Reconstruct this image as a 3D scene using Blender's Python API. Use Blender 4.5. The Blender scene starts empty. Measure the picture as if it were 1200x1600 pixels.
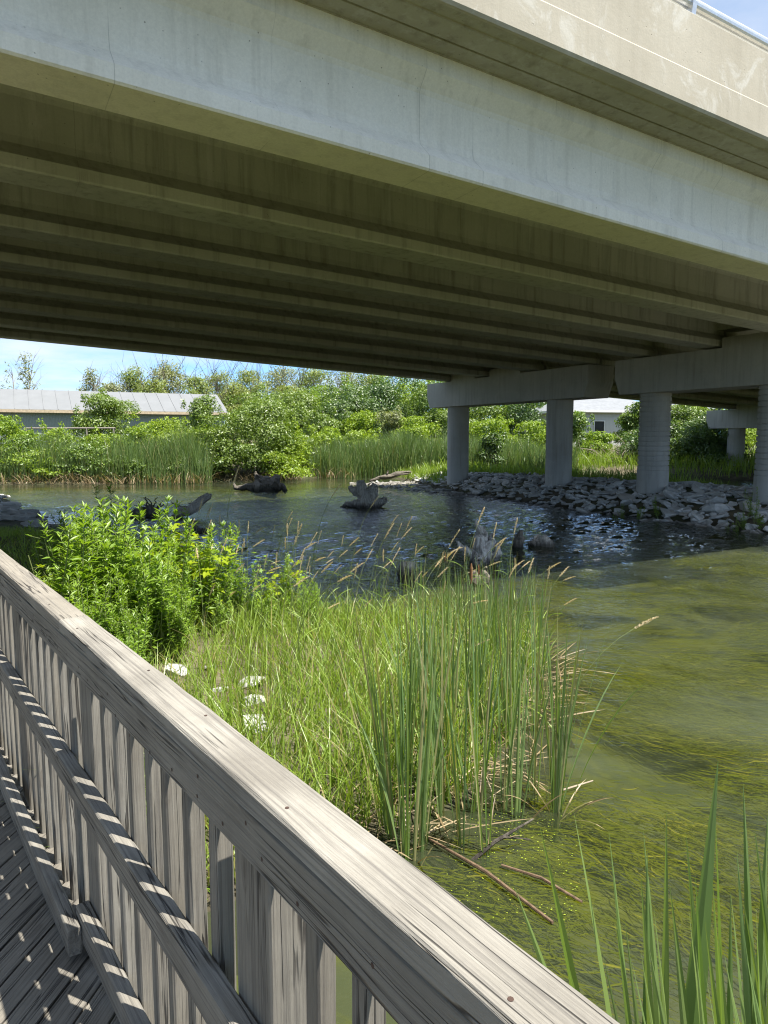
import bpy, bmesh, math, random
import numpy as np
from mathutils import Vector, Matrix

rng = np.random.default_rng(7)
random.seed(7)
sc = bpy.context.scene
COL = sc.collection
R_ = math.radians

# ------------------------------------------------------------------ frames
EYE = 2.05                                   # camera height over the water
F, PITCH = 1080.0, R_(6.094)
PHI = R_(60.23)                              # compass bearing of the bridge
BD = np.array([math.sin(PHI), math.cos(PHI), 0.0])      # along the bridge
BN = np.array([-math.cos(PHI), math.sin(PHI), 0.0])     # across, away from us
GRADE = 0.0414
RAZ = R_(-37.18)                             # bearing of the railing
RD = np.array([math.sin(RAZ), math.cos(RAZ), 0.0])
RR = np.array([math.cos(RAZ), -math.sin(RAZ), 0.0])
SUN_AZ, SUN_EL = R_(113.2), R_(66.0)

def at(px, py, Y):
    """world point whose picture position is (px, py) at forward distance Y"""
    u, v = (px - 600) / F, (800 - py) / F
    r = np.array([u, math.cos(PITCH) + v * math.sin(PITCH), -math.sin(PITCH) + v * math.cos(PITCH)])
    p = r * (Y / r[1])
    return np.array([p[0], p[1], p[2] + EYE])

def on_water(px, py, z=0.0):
    u, v = (px - 600) / F, (800 - py) / F
    r = np.array([u, math.cos(PITCH) + v * math.sin(PITCH), -math.sin(PITCH) + v * math.cos(PITCH)])
    p = r * ((z - EYE) / r[2])
    return np.array([p[0], p[1], z])

# ------------------------------------------------------------------ mesh helpers
class MB:
    def __init__(self):
        self.v, self.q, self.t, self.n = [], [], [], 0
        self.qm, self.tm, self.tint = [], [], []
    def add(self, v, quads=None, tris=None, mat=0, tint=0.5):
        v = np.asarray(v, float).reshape(-1, 3)
        self.v.append(v)
        self.tint.append(np.broadcast_to(np.asarray(tint, float), (len(v),)))
        if quads is not None and len(quads):
            q = np.asarray(quads, np.int64).reshape(-1, 4) + self.n
            self.q.append(q); self.qm.append(np.full(len(q), mat))
        if tris is not None and len(tris):
            t = np.asarray(tris, np.int64).reshape(-1, 3) + self.n
            self.t.append(t); self.tm.append(np.full(len(t), mat))
        self.n += len(v)
        return self
    def box(self, x0, x1, y0, y1, z0, z1, mat=0, xf=None):
        v = np.array([(x, y, z) for z in (z0, z1) for y in (y0, y1) for x in (x0, x1)], float)
        if xf is not None: v = xf(v)
        return self.add(v, [(0,2,3,1),(4,5,7,6),(0,1,5,4),(2,6,7,3),(0,4,6,2),(1,3,7,5)], mat=mat)
    def prism(self, prof, x0, x1, axis=0, mat=0, xf=None, nseg=1):
        """extrude closed profile [(a,b)] along an axis (0: x with y,z profile)"""
        k = len(prof); rings = []
        for x in np.linspace(x0, x1, nseg + 1):
            rings.append([(x, a, b) if axis == 0 else (a, x, b) if axis == 1 else (a, b, x) for a, b in prof])
        v = np.array(rings, float).reshape(-1, 3)
        if xf is not None: v = xf(v)
        base = self.n
        q = [(i*k+j, i*k+(j+1)%k, (i+1)*k+(j+1)%k, (i+1)*k+j) for i in range(nseg) for j in range(k)]
        self.add(v, q, mat=mat)
        self.caps = getattr(self, 'caps', []) + [[base + j for j in range(k)][::-1], [base + nseg*k + j for j in range(k)]]
        return self
    def tube(self, path, rad, seg=8, mat=0, tint=0.5, cap=True, wob=0.0):
        path = np.asarray(path, float); n = len(path)
        rad = np.broadcast_to(np.asarray(rad, float), (n,))
        T = np.gradient(path, axis=0); T /= np.linalg.norm(T, axis=1)[:, None] + 1e-9
        u = np.cross(T[0], [0, 0, 1.0])
        if np.linalg.norm(u) < .2: u = np.cross(T[0], [1.0, 0, 0])
        u /= np.linalg.norm(u); V = []
        ang = np.linspace(0, 2*np.pi, seg, endpoint=False)
        for i in range(n):
            u = u - T[i]*(u@T[i]); u /= np.linalg.norm(u) + 1e-9
            w = np.cross(T[i], u)
            r = rad[i] * (1 + wob * rng.normal(size=seg))
            V.append(path[i] + (np.cos(ang)*r)[:, None]*u + (np.sin(ang)*r)[:, None]*w)
        V = np.array(V).reshape(-1, 3)
        q = [(i*seg+j, i*seg+(j+1)%seg, (i+1)*seg+(j+1)%seg, (i+1)*seg+j) for i in range(n-1) for j in range(seg)]
        base = self.n
        self.add(V, q, mat=mat, tint=tint)
        if cap:
            self.caps = getattr(self, 'caps', []) + [[base+j for j in range(seg)][::-1], [base+(n-1)*seg+j for j in range(seg)]]
        return self
    def build(self, name, mats, parent=None, smooth=False, loc=None):
        me = bpy.data.meshes.new(name)
        V = np.concatenate(self.v) if self.v else np.zeros((0, 3))
        if loc is not None: V = V - np.asarray(loc)
        qs = np.concatenate(self.q) if self.q else np.zeros((0, 4), np.int64)
        ts = np.concatenate(self.t) if self.t else np.zeros((0, 3), np.int64)
        caps = getattr(self, 'caps', [])
        capl = [i for c in caps for i in c]
        tot = np.array([4]*len(qs) + [3]*len(ts) + [len(c) for c in caps], np.int32)
        loops = np.concatenate([qs.ravel(), ts.ravel(), np.array(capl, np.int64)]).astype(np.int32)
        me.vertices.add(len(V)); me.vertices.foreach_set('co', V.astype(np.float32).ravel())
        me.loops.add(len(loops)); me.loops.foreach_set('vertex_index', loops)
        me.polygons.add(len(tot))
        st = np.concatenate([[0], np.cumsum(tot)[:-1]]).astype(np.int32)
        me.polygons.foreach_set('loop_start', st)
        me.polygons.foreach_set('loop_total', tot)
        mi = np.concatenate(self.qm + self.tm + [np.zeros(len(caps))]).astype(np.int32) if len(tot) else np.zeros(0, np.int32)
        me.polygons.foreach_set('material_index', mi)
        me.polygons.foreach_set('use_smooth', np.full(len(tot), bool(smooth)))
        a = me.attributes.new('tint', 'FLOAT', 'POINT')
        a.data.foreach_set('value', np.concatenate(self.tint).astype(np.float32))
        for m in (mats if isinstance(mats, (list, tuple)) else [mats]): me.materials.append(m)
        me.update(calc_edges=True); me.validate()
        o = bpy.data.objects.new(name, me); COL.objects.link(o)
        if parent is not None: o.parent = parent
        if loc is not None and parent is None: o.location = loc
        return o

def tag(o, label=None, cat=None, group=None, kind=None):
    if label: o['label'] = label
    if cat: o['category'] = cat
    if group: o['group'] = group
    if kind: o['kind'] = kind
    return o

def empty(name, loc=(0, 0, 0), rz=0.0, label=None, cat=None, group=None):
    o = bpy.data.objects.new(name, None); COL.objects.link(o)
    o.location = loc; o.rotation_euler = (0, 0, rz); o.empty_display_size = .2
    return tag(o, label, cat, group)

def copy_tree(src, loc, rz=0.0, scale=1.0, label=None, group=None, rot=None):
    r = src.copy(); COL.objects.link(r)
    r.location = loc; r.rotation_euler = rot if rot is not None else (0, 0, rz)
    r.scale = (scale,)*3 if np.isscalar(scale) else scale
    if label: r['label'] = label
    if group: r['group'] = group
    for ch in list(src.children):
        c = ch.copy(); COL.objects.link(c); c.parent = r
        for g in list(ch.children):
            d = g.copy(); COL.objects.link(d); d.parent = c
    return r

# ------------------------------------------------------------------ materials
class NT:
    def __init__(self, name):
        self.m = bpy.data.materials.new(name); self.m.use_nodes = True
        self.t = self.m.node_tree; self.t.nodes.clear()
        self.out = self.n('ShaderNodeOutputMaterial')
    def n(self, typ, **kw):
        nd = self.t.nodes.new(typ)
        for k, v in kw.items():
            if k.startswith('_'): setattr(nd, k[1:], v)
            else: self.set(nd.inputs[k.replace('__', ' ')], v)
        return nd
    def set(self, s, v):
        if hasattr(v, 'is_output') or isinstance(v, bpy.types.NodeSocket): self.t.links.new(v, s)
        elif isinstance(v, bpy.types.Node): self.t.links.new(v.outputs[0], s)
        else:
            if s.type == 'RGBA' and not hasattr(v, '__len__'): v = (v, v, v, 1)
            if s.type == 'RGBA' and len(v) == 3: v = (*v, 1)
            s.default_value = v
    def coord(self, scale=(1, 1, 1), rot=(0, 0, 0), kind='Object', loc=(0,0,0)):
        tc = self.n('ShaderNodeTexCoord'); mp = self.n('ShaderNodeMapping')
        self.t.links.new(tc.outputs[kind], mp.inputs[0]); mp.inputs['Scale'].default_value = scale
        mp.inputs['Rotation'].default_value = rot; mp.inputs['Location'].default_value = loc
        return mp.outputs[0]
    def noise(self, vec, scale, detail=4, rough=.55, dist=0.0):
        return self.n('ShaderNodeTexNoise', Vector=vec, Scale=scale, Detail=detail, Roughness=rough, Distortion=dist).outputs[0]
    def ramp(self, fac, stops):
        r = self.n('ShaderNodeValToRGB'); e = r.color_ramp.elements
        while len(e) < len(stops): e.new(.5)
        for k, (p, c) in enumerate(stops):
            e[k].position = p
            e[k].color = (c, c, c, 1) if np.isscalar(c) else (*c, 1)
        self.set(r.inputs[0], fac); return r.outputs[0]
    def mix(self, fac, a, b, mode='MIX'):
        m = self.n('ShaderNodeMix'); m.data_type = 'RGBA'; m.blend_type = mode; m.clamp_factor = True
        self.set(m.inputs[0], fac); self.set(m.inputs[6], a); self.set(m.inputs[7], b); return m.outputs[2]
    def math(self, op, a, b=0.0):
        m = self.n('ShaderNodeMath', _operation=op); self.set(m.inputs[0], a); self.set(m.inputs[1], b); return m.outputs[0]
    def bump(self, h, strength=.4, dist=.01, normal=None):
        b = self.n('ShaderNodeBump', Height=h, Strength=strength, Distance=dist)
        if normal is not None: self.set(b.inputs['Normal'], normal)
        return b.outputs[0]
    def principled(self, color, rough=.8, normal=None, spec=.3, **kw):
        p = self.n('ShaderNodeBsdfPrincipled')
        self.set(p.inputs['Base Color'], color); self.set(p.inputs['Roughness'], rough)
        p.inputs['Specular IOR Level'].default_value = spec
        if normal is not None: self.set(p.inputs['Normal'], normal)
        for k, v in kw.items(): self.set(p.inputs[k], v)
        self.t.links.new(p.outputs[0], self.out.inputs[0]); return p
    def attr(self, name='tint'):
        return self.n('ShaderNodeAttribute', _attribute_name=name).outputs['Fac']

def concrete(name, c0, c1, streak=.5, crack=False, stain=(.16, .14, .10), bloom=.28):
    k = NT(name)
    v = k.coord()
    big = k.noise(v, .9, 5)
    fine = k.noise(v, 38, 5, .7)
    col = k.mix(k.ramp(big, [(.3, 0), (.72, 1)]), c0, c1)
    vs = k.coord((5.5, 5.5, .35))
    st = k.noise(vs, 1.3, 6, .65)
    col = k.mix(k.math('MULTIPLY', k.ramp(st, [(.5, 0), (.72, 1)]), streak), col, stain)
    vs2 = k.coord((9, 9, .5), loc=(4, 2, 1))
    st2 = k.noise(vs2, 1.1, 5, .6)
    col = k.mix(k.math('MULTIPLY', k.ramp(st2, [(.56, 0), (.75, 1)]), streak*.55), col, (.66, .65, .60))
    pale = k.noise(k.coord(loc=(9, 3, 7)), 2.1, 6, .7, .6)
    col = k.mix(k.math('MULTIPLY', k.ramp(pale, [(.55, 0), (.64, 1)]), bloom), col, (.58, .56, .5))
    col = k.mix(k.ramp(fine, [(.25, .0), (.8, .30)]), col, (.30, .28, .23))
    vo = k.n('ShaderNodeTexVoronoi', Vector=v, Scale=13.0, Randomness=1.0)
    pit = k.ramp(vo.outputs['Distance'], [(.05, 1), (.11, 0)])
    sel = k.ramp(k.noise(k.coord(loc=(3, 1, 5)), 6, 2), [(.52, 0), (.6, 1)])
    pit = k.math('MULTIPLY', pit, sel)
    col = k.mix(k.math('MULTIPLY', pit, .75), col, (.12, .11, .09))
    if crack:
        w = k.n('ShaderNodeTexVoronoi', _voronoi_dimensions='1D', _feature='DISTANCE_TO_EDGE', Scale=.8)
        sx = k.n('ShaderNodeSeparateXYZ'); k.t.links.new(k.coord(), sx.inputs[0])
        wob = k.math('ADD', sx.outputs[0], k.math('MULTIPLY', k.noise(k.coord((.3, .3, 2)), 2, 2), .012))
        k.set(w.inputs['W'], wob)
        ck = k.ramp(w.outputs[0], [(.0014, 1), (.004, 0)])
        ck = k.math('MULTIPLY', ck, k.ramp(k.noise(k.coord((.7, .7, .7)), 1.7, 2), [(.42, .15), (.6, 1)]))
        col = k.mix(k.math('MULTIPLY', ck, .55), col, (.17, .16, .13))
    h = k.math('SUBTRACT', k.math('ADD', k.math('MULTIPLY', fine, .35), k.math('MULTIPLY', k.noise(v, 6, 4), .5)), k.math('MULTIPLY', pit, .8))
    k.principled(col, .88, k.bump(h, .45, .012), .2)
    return k.m

def wood(name, axis, dark=1.0, warm=0.0):
    """weathered grey timber, grain along the given axis"""
    k = NT(name)
    s = [120.0, 120.0, 120.0]; s[axis] = 1.7
    oi = k.n('ShaderNodeObjectInfo').outputs['Random']
    tc = k.n('ShaderNodeTexCoord'); off = k.n('ShaderNodeVectorMath', _operation='ADD')
    k.t.links.new(tc.outputs['Object'], off.inputs[0])
    cmb = k.n('ShaderNodeCombineXYZ', X=k.math('MULTIPLY', oi, 37.0), Y=k.math('MULTIPLY', oi, 91.0), Z=k.math('MULTIPLY', oi, 53.0))
    k.t.links.new(cmb.outputs[0], off.inputs[1])
    def mp(sc_):
        m = k.n('ShaderNodeMapping'); k.t.links.new(off.outputs[0], m.inputs[0]); m.inputs['Scale'].default_value = sc_; return m.outputs[0]
    g = k.noise(mp(s), 1.0, 8, .68, .15)
    s2 = [420.0]*3; s2[axis] = 9.0
    g2 = k.noise(mp(s2), 1.0, 4, .6)
    blot = k.noise(mp([4, 4, 4]), 1.0, 5, .6)
    base = k.mix(k.ramp(blot, [(.3, 0), (.7, 1)]), tuple(np.array((.175, .162, .136))*dark), tuple(np.array((.29+warm, .272, .232-warm*.5))*dark))
    base = k.mix(k.math('MULTIPLY', k.ramp(oi, [(.2, 0), (.9, 1)]), .45), base, tuple(np.array((.21, .18, .135))*dark))
    base = k.mix(k.ramp(k.noise(mp([1.3, 1.3, 1.3]), 1.0, 4, .6), [(.52, 0), (.75, .45)]), base, tuple(np.array((.115, .11, .098))*dark))
    col = k.mix(k.ramp(g, [(.36, .68), (.54, 0)]), base, tuple(np.array((.085, .078, .07))*dark))
    col = k.mix(k.ramp(g2, [(.55, 0), (.8, .25)]), col, tuple(np.array((.38, .362, .325))*dark))
    s3 = [30.0]*3; s3[axis] = .8
    cr = k.noise(mp(s3), 1.0, 3, .5, .4)
    crk = k.ramp(cr, [(.485, 0), (.497, 1), (.503, 1), (.515, 0)])
    gate = k.ramp(k.noise(mp([2.2, 2.2, 2.2]), 1.0, 2), [(.44, 0), (.52, 1)])
    crk = k.math('MULTIPLY', crk, gate)
    col = k.mix(k.math('MULTIPLY', crk, .9), col, (.03, .027, .024))
    sk = [9.0]*3; sk[axis] = 2.6
    vo = k.n('ShaderNodeTexVoronoi', Vector=mp(sk), Scale=1.0)
    kn = k.ramp(vo.outputs['Distance'], [(.035, 1), (.075, .4), (.10, .75), (.13, 0)])
    col = k.mix(k.math('MULTIPLY', kn, .55), col, (.10, .085, .07))
    h = k.math('SUBTRACT', k.math('ADD', g, k.math('MULTIPLY', g2, .4)), k.math('MULTIPLY', crk, 1.2))
    k.principled(col, .85, k.bump(h, .75, .005), .25)
    return k.m

def leafmat(name, c0, c1, c2=None, trans=.42, gloss=.06, rough=.45):
    k = NT(name)
    t = k.attr(); oi = k.n('ShaderNodeObjectInfo').outputs['Random']
    col = k.mix(t, c0, c1)
    if c2 is not None: col = k.mix(k.ramp(t, [(.86, 0), (.93, 1)]), col, c2)
    col = k.mix(k.math('MULTIPLY', oi, .30), col, tuple(np.array(c1)*np.array((1.15, 1.0, .8))))
    d = k.n('ShaderNodeBsdfDiffuse', Color=col)
    tr = k.n('ShaderNodeBsdfTranslucent', Color=k.mix(1.0, col, (1.25, 1.25, .55), 'MULTIPLY'))
    m = k.n('ShaderNodeMixShader', Fac=trans); k.t.links.new(d.outputs[0], m.inputs[1]); k.t.links.new(tr.outputs[0], m.inputs[2])
    gl = k.n('ShaderNodeBsdfGlossy', Color=(1, 1, 1), Roughness=rough)
    m2 = k.n('ShaderNodeMixShader', Fac=gloss); k.t.links.new(m.outputs[0], m2.inputs[1]); k.t.links.new(gl.outputs[0], m2.inputs[2])
    k.t.links.new(m2.outputs[0], k.out.inputs[0]); return k.m

def plain(name, c, rough=.7, metal=0.0, var=.25, scale=8):
    k = NT(name)
    n = k.noise(k.coord(), scale, 5, .6)
    col = k.mix(k.ramp(n, [(.3, 0), (.7, 1)]), tuple(np.array(c)*(1-var)), tuple(np.minimum(np.array(c)*(1+var), .95)))
    k.principled(col, rough, k.bump(n, .2, .01), .4, Metallic=metal); return k.m

M = {}
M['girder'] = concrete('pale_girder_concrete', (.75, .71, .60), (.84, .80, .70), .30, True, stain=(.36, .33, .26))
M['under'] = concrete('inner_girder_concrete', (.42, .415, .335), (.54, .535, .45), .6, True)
M['parapet'] = concrete('tan_parapet_concrete', (.40, .36, .28), (.48, .44, .355), .14, bloom=.6)
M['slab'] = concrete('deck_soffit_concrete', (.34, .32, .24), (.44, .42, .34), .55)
M['pier'] = concrete('pier_concrete', (.40, .385, .35), (.50, .485, .45), .4)
M['wood_x'] = wood('weathered_timber', 0)
M['wood_cap'] = wood('weathered_cap_timber', 0, 1.16, .0)
M['wood_z'] = wood('weathered_upright_timber', 2, .98)
M['plank'] = wood('weathered_plank_timber', 0, .92)
M['nail'] = plain('rusty_nail', (.06, .035, .025), .8)
M['metal'] = plain('galvanised_metal', (.62, .63, .63), .38, .8, .1, 20)
M['bark'] = plain('bark', (.12, .10, .08), .9, 0, .4, 12)
M['grey_twig'] = plain('grey_twig', (.25, .22, .19), .9, 0, .3, 12)

def riprap_mat():
    k = NT('grey_limestone'); v = k.coord()
    oi = k.n('ShaderNodeObjectInfo').outputs['Random']
    n = k.noise(v, 3.5, 6, .65); f = k.noise(v, 26, 5, .7)
    a = k.mix(oi, (.46, .45, .415), (.70, .69, .66))
    a = k.mix(k.ramp(k.math('FRACT', k.math('MULTIPLY', oi, 7.3)), [(.72, 0), (.95, .6)]), a, (.34, .28, .20))
    col = k.mix(k.ramp(n, [(.35, .5), (.62, 0)]), a, (.26, .24, .205))
    col = k.mix(k.ramp(f, [(.4, 0), (.8, .3)]), col, (.58, .57, .55))
    # tide stain: real dark algae film below half a hand over the water
    geo = k.n('ShaderNodeNewGeometry'); sx = k.n('ShaderNodeSeparateXYZ'); k.t.links.new(geo.outputs['Position'], sx.inputs[0])
    wet = k.ramp(k.math('ADD', sx.outputs[2], k.math('MULTIPLY', n, .12)), [(.06, 1), (.15, 0)])
    col = k.mix(k.math('MULTIPLY', wet, .75), col, (.075, .06, .04))
    k.principled(col, .85, k.bump(k.math('ADD', n, k.math('MULTIPLY', f, .5)), .6, .03), .25); return k.m
M['rock'] = riprap_mat()
M['white_rock'] = plain('white_limestone', (.40, .395, .37), .85, 0, .25, 9)

def drift(name, a, b):
    k = NT(name)
    s = k.noise(k.coord((9, 9, 1.2)), 2.5, 7, .7, .5)
    col = k.mix(k.ramp(s, [(.35, 0), (.62, 1)]), a, b)
    geo = k.n('ShaderNodeNewGeometry'); sx = k.n('ShaderNodeSeparateXYZ'); k.t.links.new(geo.outputs['Position'], sx.inputs[0])
    wet = k.ramp(k.math('ADD', sx.outputs[2], k.math('MULTIPLY', s, .1)), [(.09, 1), (.20, 0)])
    col = k.mix(k.math('MULTIPLY', wet, .8), col, (.03, .025, .02))
    k.principled(col, .85, k.bump(s, .9, .03), .25); return k.m
M['drift'] = drift('grey_driftwood', (.24, .205, .165), (.58, .52, .43))
M['drift_dark'] = drift('dark_wet_driftwood', (.075, .065, .052), (.20, .175, .14))
M['drift_pale'] = drift('bleached_driftwood', (.12, .10, .085), (.60, .57, .52))

def ground_mat():
    k = NT('bank_soil'); v = k.coord()
    n = k.noise(v, .35, 6, .6); f = k.noise(v, 9, 6, .7); g = k.noise(v, 2.2, 5, .6)
    col = k.mix(k.ramp(n, [(.42, 0), (.6, 1)]), (.10, .085, .055), (.055, .085, .025))
    col = k.mix(k.ramp(g, [(.45, 0), (.62, .8)]), col, (.17, .145, .095))
    col = k.mix(k.ramp(f, [(.5, 0), (.8, .55)]), col, (.16, .14, .095))
    geo = k.n('ShaderNodeNewGeometry'); sx = k.n('ShaderNodeSeparateXYZ'); k.t.links.new(geo.outputs['Position'], sx.inputs[0])
    wet = k.ramp(k.math('ADD', sx.outputs[2], k.math('MULTIPLY', f, .1)), [(.02, 1), (.20, 0)])
    col = k.mix(k.math('MULTIPLY', wet, .85), col, (.035, .03, .018))
    k.principled(col, .95, k.bump(k.math('ADD', f, g), .7, .05), .15); return k.m
M['ground'] = ground_mat()

def bed_mat():
    k = NT('pond_mud'); v = k.coord((1, 1, 1))
    n = k.noise(v, .8, 6, .6, .5); f = k.noise(v, 5, 5, .6)
    col = k.mix(k.ramp(n, [(.35, 0), (.7, 1)]), (.045, .055, .028), (.09, .095, .05))
    col = k.mix(k.ramp(f, [(.5, 0), (.8, .4)]), col, (.15, .135, .06))
    a1 = k.noise(k.coord((.8, 1.5, 1), (0, 0, R_(-14)), loc=(2, 5, 0)), 1.3, 7, .6, .9)
    col = k.mix(k.ramp(a1, [(.44, 0), (.58, .65)]), col, k.mix(k.noise(k.coord((1.2, 3, 1)), 3, 6, .7), (.09, .11, .004), (.22, .20, .010)))
    k.principled(col, .95); return k.m
M['bed'] = bed_mat()

def water_mat():
    k = NT('pond_water')
    # surface waves: wind ripples plus broader undulation, in world metres
    v1 = k.coord((1.0, 2.3, 1), (0, 0, R_(-25))); v2 = k.coord((1.0, 1.7, 1), (0, 0, R_(15)))
    w1 = k.noise(v1, 6.5, 3, .55, .5); w2 = k.noise(v2, 13.0, 2, .5, .4); w3 = k.noise(k.coord(), .9, 2, .5)
    sy = k.n('ShaderNodeSeparateXYZ'); k.t.links.new(k.coord(), sy.inputs[0])
    gust = k.ramp(k.noise(k.coord((1, 1.5, 1)), .16, 3, .5), [(.3, .55), (.65, 1)])
    open_ = k.n('ShaderNodeMapRange', Value=sy.outputs[1]); open_.inputs[1].default_value = 6; open_.inputs[2].default_value = 11.5; open_.inputs[3].default_value = .30; open_.inputs[4].default_value = 1.0
    calm = k.n('ShaderNodeMapRange', Value=sy.outputs[1]); calm.inputs[1].default_value = 24; calm.inputs[2].default_value = 29; calm.inputs[3].default_value = 1.0; calm.inputs[4].default_value = .22
    gust = k.math('MULTIPLY', k.math('MULTIPLY', gust, open_.outputs[0]), calm.outputs[0])
    h = k.math('ADD', k.math('ADD', w1, k.math('MULTIPLY', w2, .33)), k.math('MULTIPLY', w3, .3))
    h = k.math('MULTIPLY', h, gust)
    nrm = k.bump(h, 1.0, .035)
    fr = k.n('ShaderNodeFresnel', IOR=1.33, Normal=nrm)
    gl = k.n('ShaderNodeBsdfGlossy', Color=(1, 1, 1), Roughness=.025, Normal=nrm)
    # murk: fine silt held in the water, patchy
    mk = k.noise(k.coord((1, 1.3, 1)), .5, 4, .6, .7)
    silt = k.n('ShaderNodeBsdfDiffuse', Color=k.mix(k.ramp(mk, [(.35, 0), (.68, 1)]), (.030, .040, .016), (.072, .085, .050)))
    tr = k.n('ShaderNodeBsdfTransparent', Color=(.88, .92, .78))
    body = k.n('ShaderNodeMixShader', Fac=k.ramp(mk, [(.3, .22), (.72, .55)]))
    k.t.links.new(tr.outputs[0], body.inputs[1]); k.t.links.new(silt.outputs[0], body.inputs[2])
    m = k.n('ShaderNodeMixShader', Fac=fr.outputs[0])
    k.t.links.new(body.outputs[0], m.inputs[1]); k.t.links.new(gl.outputs[0], m.inputs[2])
    k.t.links.new(m.outputs[0], k.out.inputs[0]); return k.m
M['water'] = water_mat()

M['algae'] = leafmat('filament_algae', (.085, .12, .004), (.22, .225, .010), (.40, .35, .05), .2, .0)
M['duckweed'] = leafmat('duckweed', (.20, .30, .03), (.34, .42, .05), None, .2, .02)
M['cattail'] = leafmat('cattail_leaf', (.10, .20, .05), (.23, .325, .085), (.30, .28, .11), .42, .08)
M['grass'] = leafmat('grass_blade', (.135, .255, .028), (.295, .40, .058), (.36, .29, .13), .42, .04)
M['reed'] = leafmat('reed_leaf', (.075, .15, .045), (.16, .25, .07), (.30, .27, .12), .4, .05)
M['weed'] = leafmat('weed_leaf', (.12, .245, .025), (.23, .36, .035), None, .48, .04)
M['weed_lime'] = leafmat('lime_leaf', (.22, .33, .015), (.34, .42, .02), None, .5, .012)
M['weed_stem'] = plain('weed_stem', (.13, .16, .05), .7)
M['straw'] = leafmat('dry_straw', (.16, .115, .06), (.40, .32, .19), None, .25, .03)
M['seed'] = leafmat('grass_seed', (.46, .37, .22), (.66, .57, .39), None, .3, .02)
M['cattail_spike'] = plain('cattail_spike', (.16, .075, .03), .9)
M['leaf_bright'] = leafmat('bright_shrub_leaf', (.12, .225, .02), (.27, .37, .03), None, .42, .03)
M['leaf_mid'] = leafmat('shrub_leaf', (.085, .165, .022), (.185, .27, .035), None, .40, .05)
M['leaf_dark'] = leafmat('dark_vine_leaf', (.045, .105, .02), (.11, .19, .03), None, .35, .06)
M['leaf_pale'] = leafmat('pale_tree_leaf', (.17, .235, .06), (.29, .345, .10), None, .42, .03)
M['leaf_grey'] = leafmat('greyish_willow_leaf', (.17, .205, .09), (.29, .32, .16), None, .42, .03)

# ------------------------------------------------------------------ camera, light, sky
cam = bpy.data.cameras.new('camera'); co = bpy.data.objects.new('camera', cam); COL.objects.link(co)
co.location = (0, 0, EYE); co.rotation_euler = (math.pi/2 - PITCH, R_(.12), 0)
cam.sensor_fit = 'VERTICAL'; cam.sensor_height = 24; cam.lens = 24*F/1600
cam.clip_start = .05; cam.clip_end = 3000
sc.camera = co
S = np.array([math.sin(SUN_AZ)*math.cos(SUN_EL), math.cos(SUN_AZ)*math.cos(SUN_EL), math.sin(SUN_EL)])
sun = bpy.data.lights.new('sun', 'SUN'); so = bpy.data.objects.new('sun', sun); COL.objects.link(so)
sun.energy = 4.4; sun.angle = R_(.5); sun.color = (1, .955, .88)
so.rotation_euler = Vector(S).to_track_quat('Z', 'Y').to_euler(); so.location = (10, -10, 30)

w = bpy.data.worlds.new('World'); sc.world = w; w.use_nodes = True
nt = w.node_tree; nt.nodes.clear()
sky = nt.nodes.new('ShaderNodeTexSky'); sky.sky_type = 'NISHITA'; sky.sun_disc = False
sky.sun_elevation = SUN_EL; sky.sun_rotation = SUN_AZ; sky.dust_density = .15; sky.ozone_density = 1.2; sky.air_density = .8
bg = nt.nodes.new('ShaderNodeBackground'); bg.inputs[1].default_value = .105
tc = nt.nodes.new('ShaderNodeTexCoord')
sep = nt.nodes.new('ShaderNodeSeparateXYZ'); nt.links.new(tc.outputs['Generated'], sep.inputs[0])
def mth(op, a, b):
    m = nt.nodes.new('ShaderNodeMath'); m.operation = op
    for i, x in enumerate((a, b)):
        if isinstance(x, (int, float)): m.inputs[i].default_value = x
        else: nt.links.new(x, m.inputs[i])
    return m.outputs[0]
zz = mth('ADD', mth('MAXIMUM', sep.outputs[2], 0.0), .10)
cx = nt.nodes.new('ShaderNodeCombineXYZ')
nt.links.new(mth('DIVIDE', sep.outputs[0], zz), cx.inputs[0]); nt.links.new(mth('DIVIDE', sep.outputs[1], zz), cx.inputs[1])
cn = nt.nodes.new('ShaderNodeTexNoise'); cn.inputs['Scale'].default_value = .62; cn.inputs['Detail'].default_value = 9; cn.inputs['Roughness'].default_value = .58
nt.links.new(cx.outputs[0], cn.inputs['Vector'])
cr = nt.nodes.new('ShaderNodeValToRGB'); cr.color_ramp.elements[0].position = .43; cr.color_ramp.elements[1].position = .64
nt.links.new(cn.outputs[0], cr.inputs[0])
mr = nt.nodes.new('ShaderNodeMapRange'); mr.inputs[1].default_value = .05; mr.inputs[2].default_value = .5; nt.links.new(sep.outputs[2], mr.inputs[0])
tcol = nt.nodes.new('ShaderNodeMix'); tcol.data_type = 'RGBA'; tcol.inputs[6].default_value = (.40, .58, .80, 1); tcol.inputs[7].default_value = (1.02, 1.0, .90, 1); nt.links.new(mr.outputs[0], tcol.inputs[0])
tn = nt.nodes.new('ShaderNodeMix'); tn.data_type = 'RGBA'; tn.blend_type = 'MULTIPLY'; tn.inputs[0].default_value = 1.0
nt.links.new(sky.outputs[0], tn.inputs[6]); nt.links.new(tcol.outputs[2], tn.inputs[7])
mx = nt.nodes.new('ShaderNodeMix'); mx.data_type = 'RGBA'
nt.links.new(mth('MULTIPLY', cr.outputs[0], .72), mx.inputs[0]); nt.links.new(tn.outputs[2], mx.inputs[6]); mx.inputs[7].default_value = (3.7, 3.8, 4.0, 1)
nt.links.new(mx.outputs[2], bg.inputs[0])
ow = nt.nodes.new('ShaderNodeOutputWorld'); nt.links.new(bg.outputs[0], ow.inputs[0])

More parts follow.
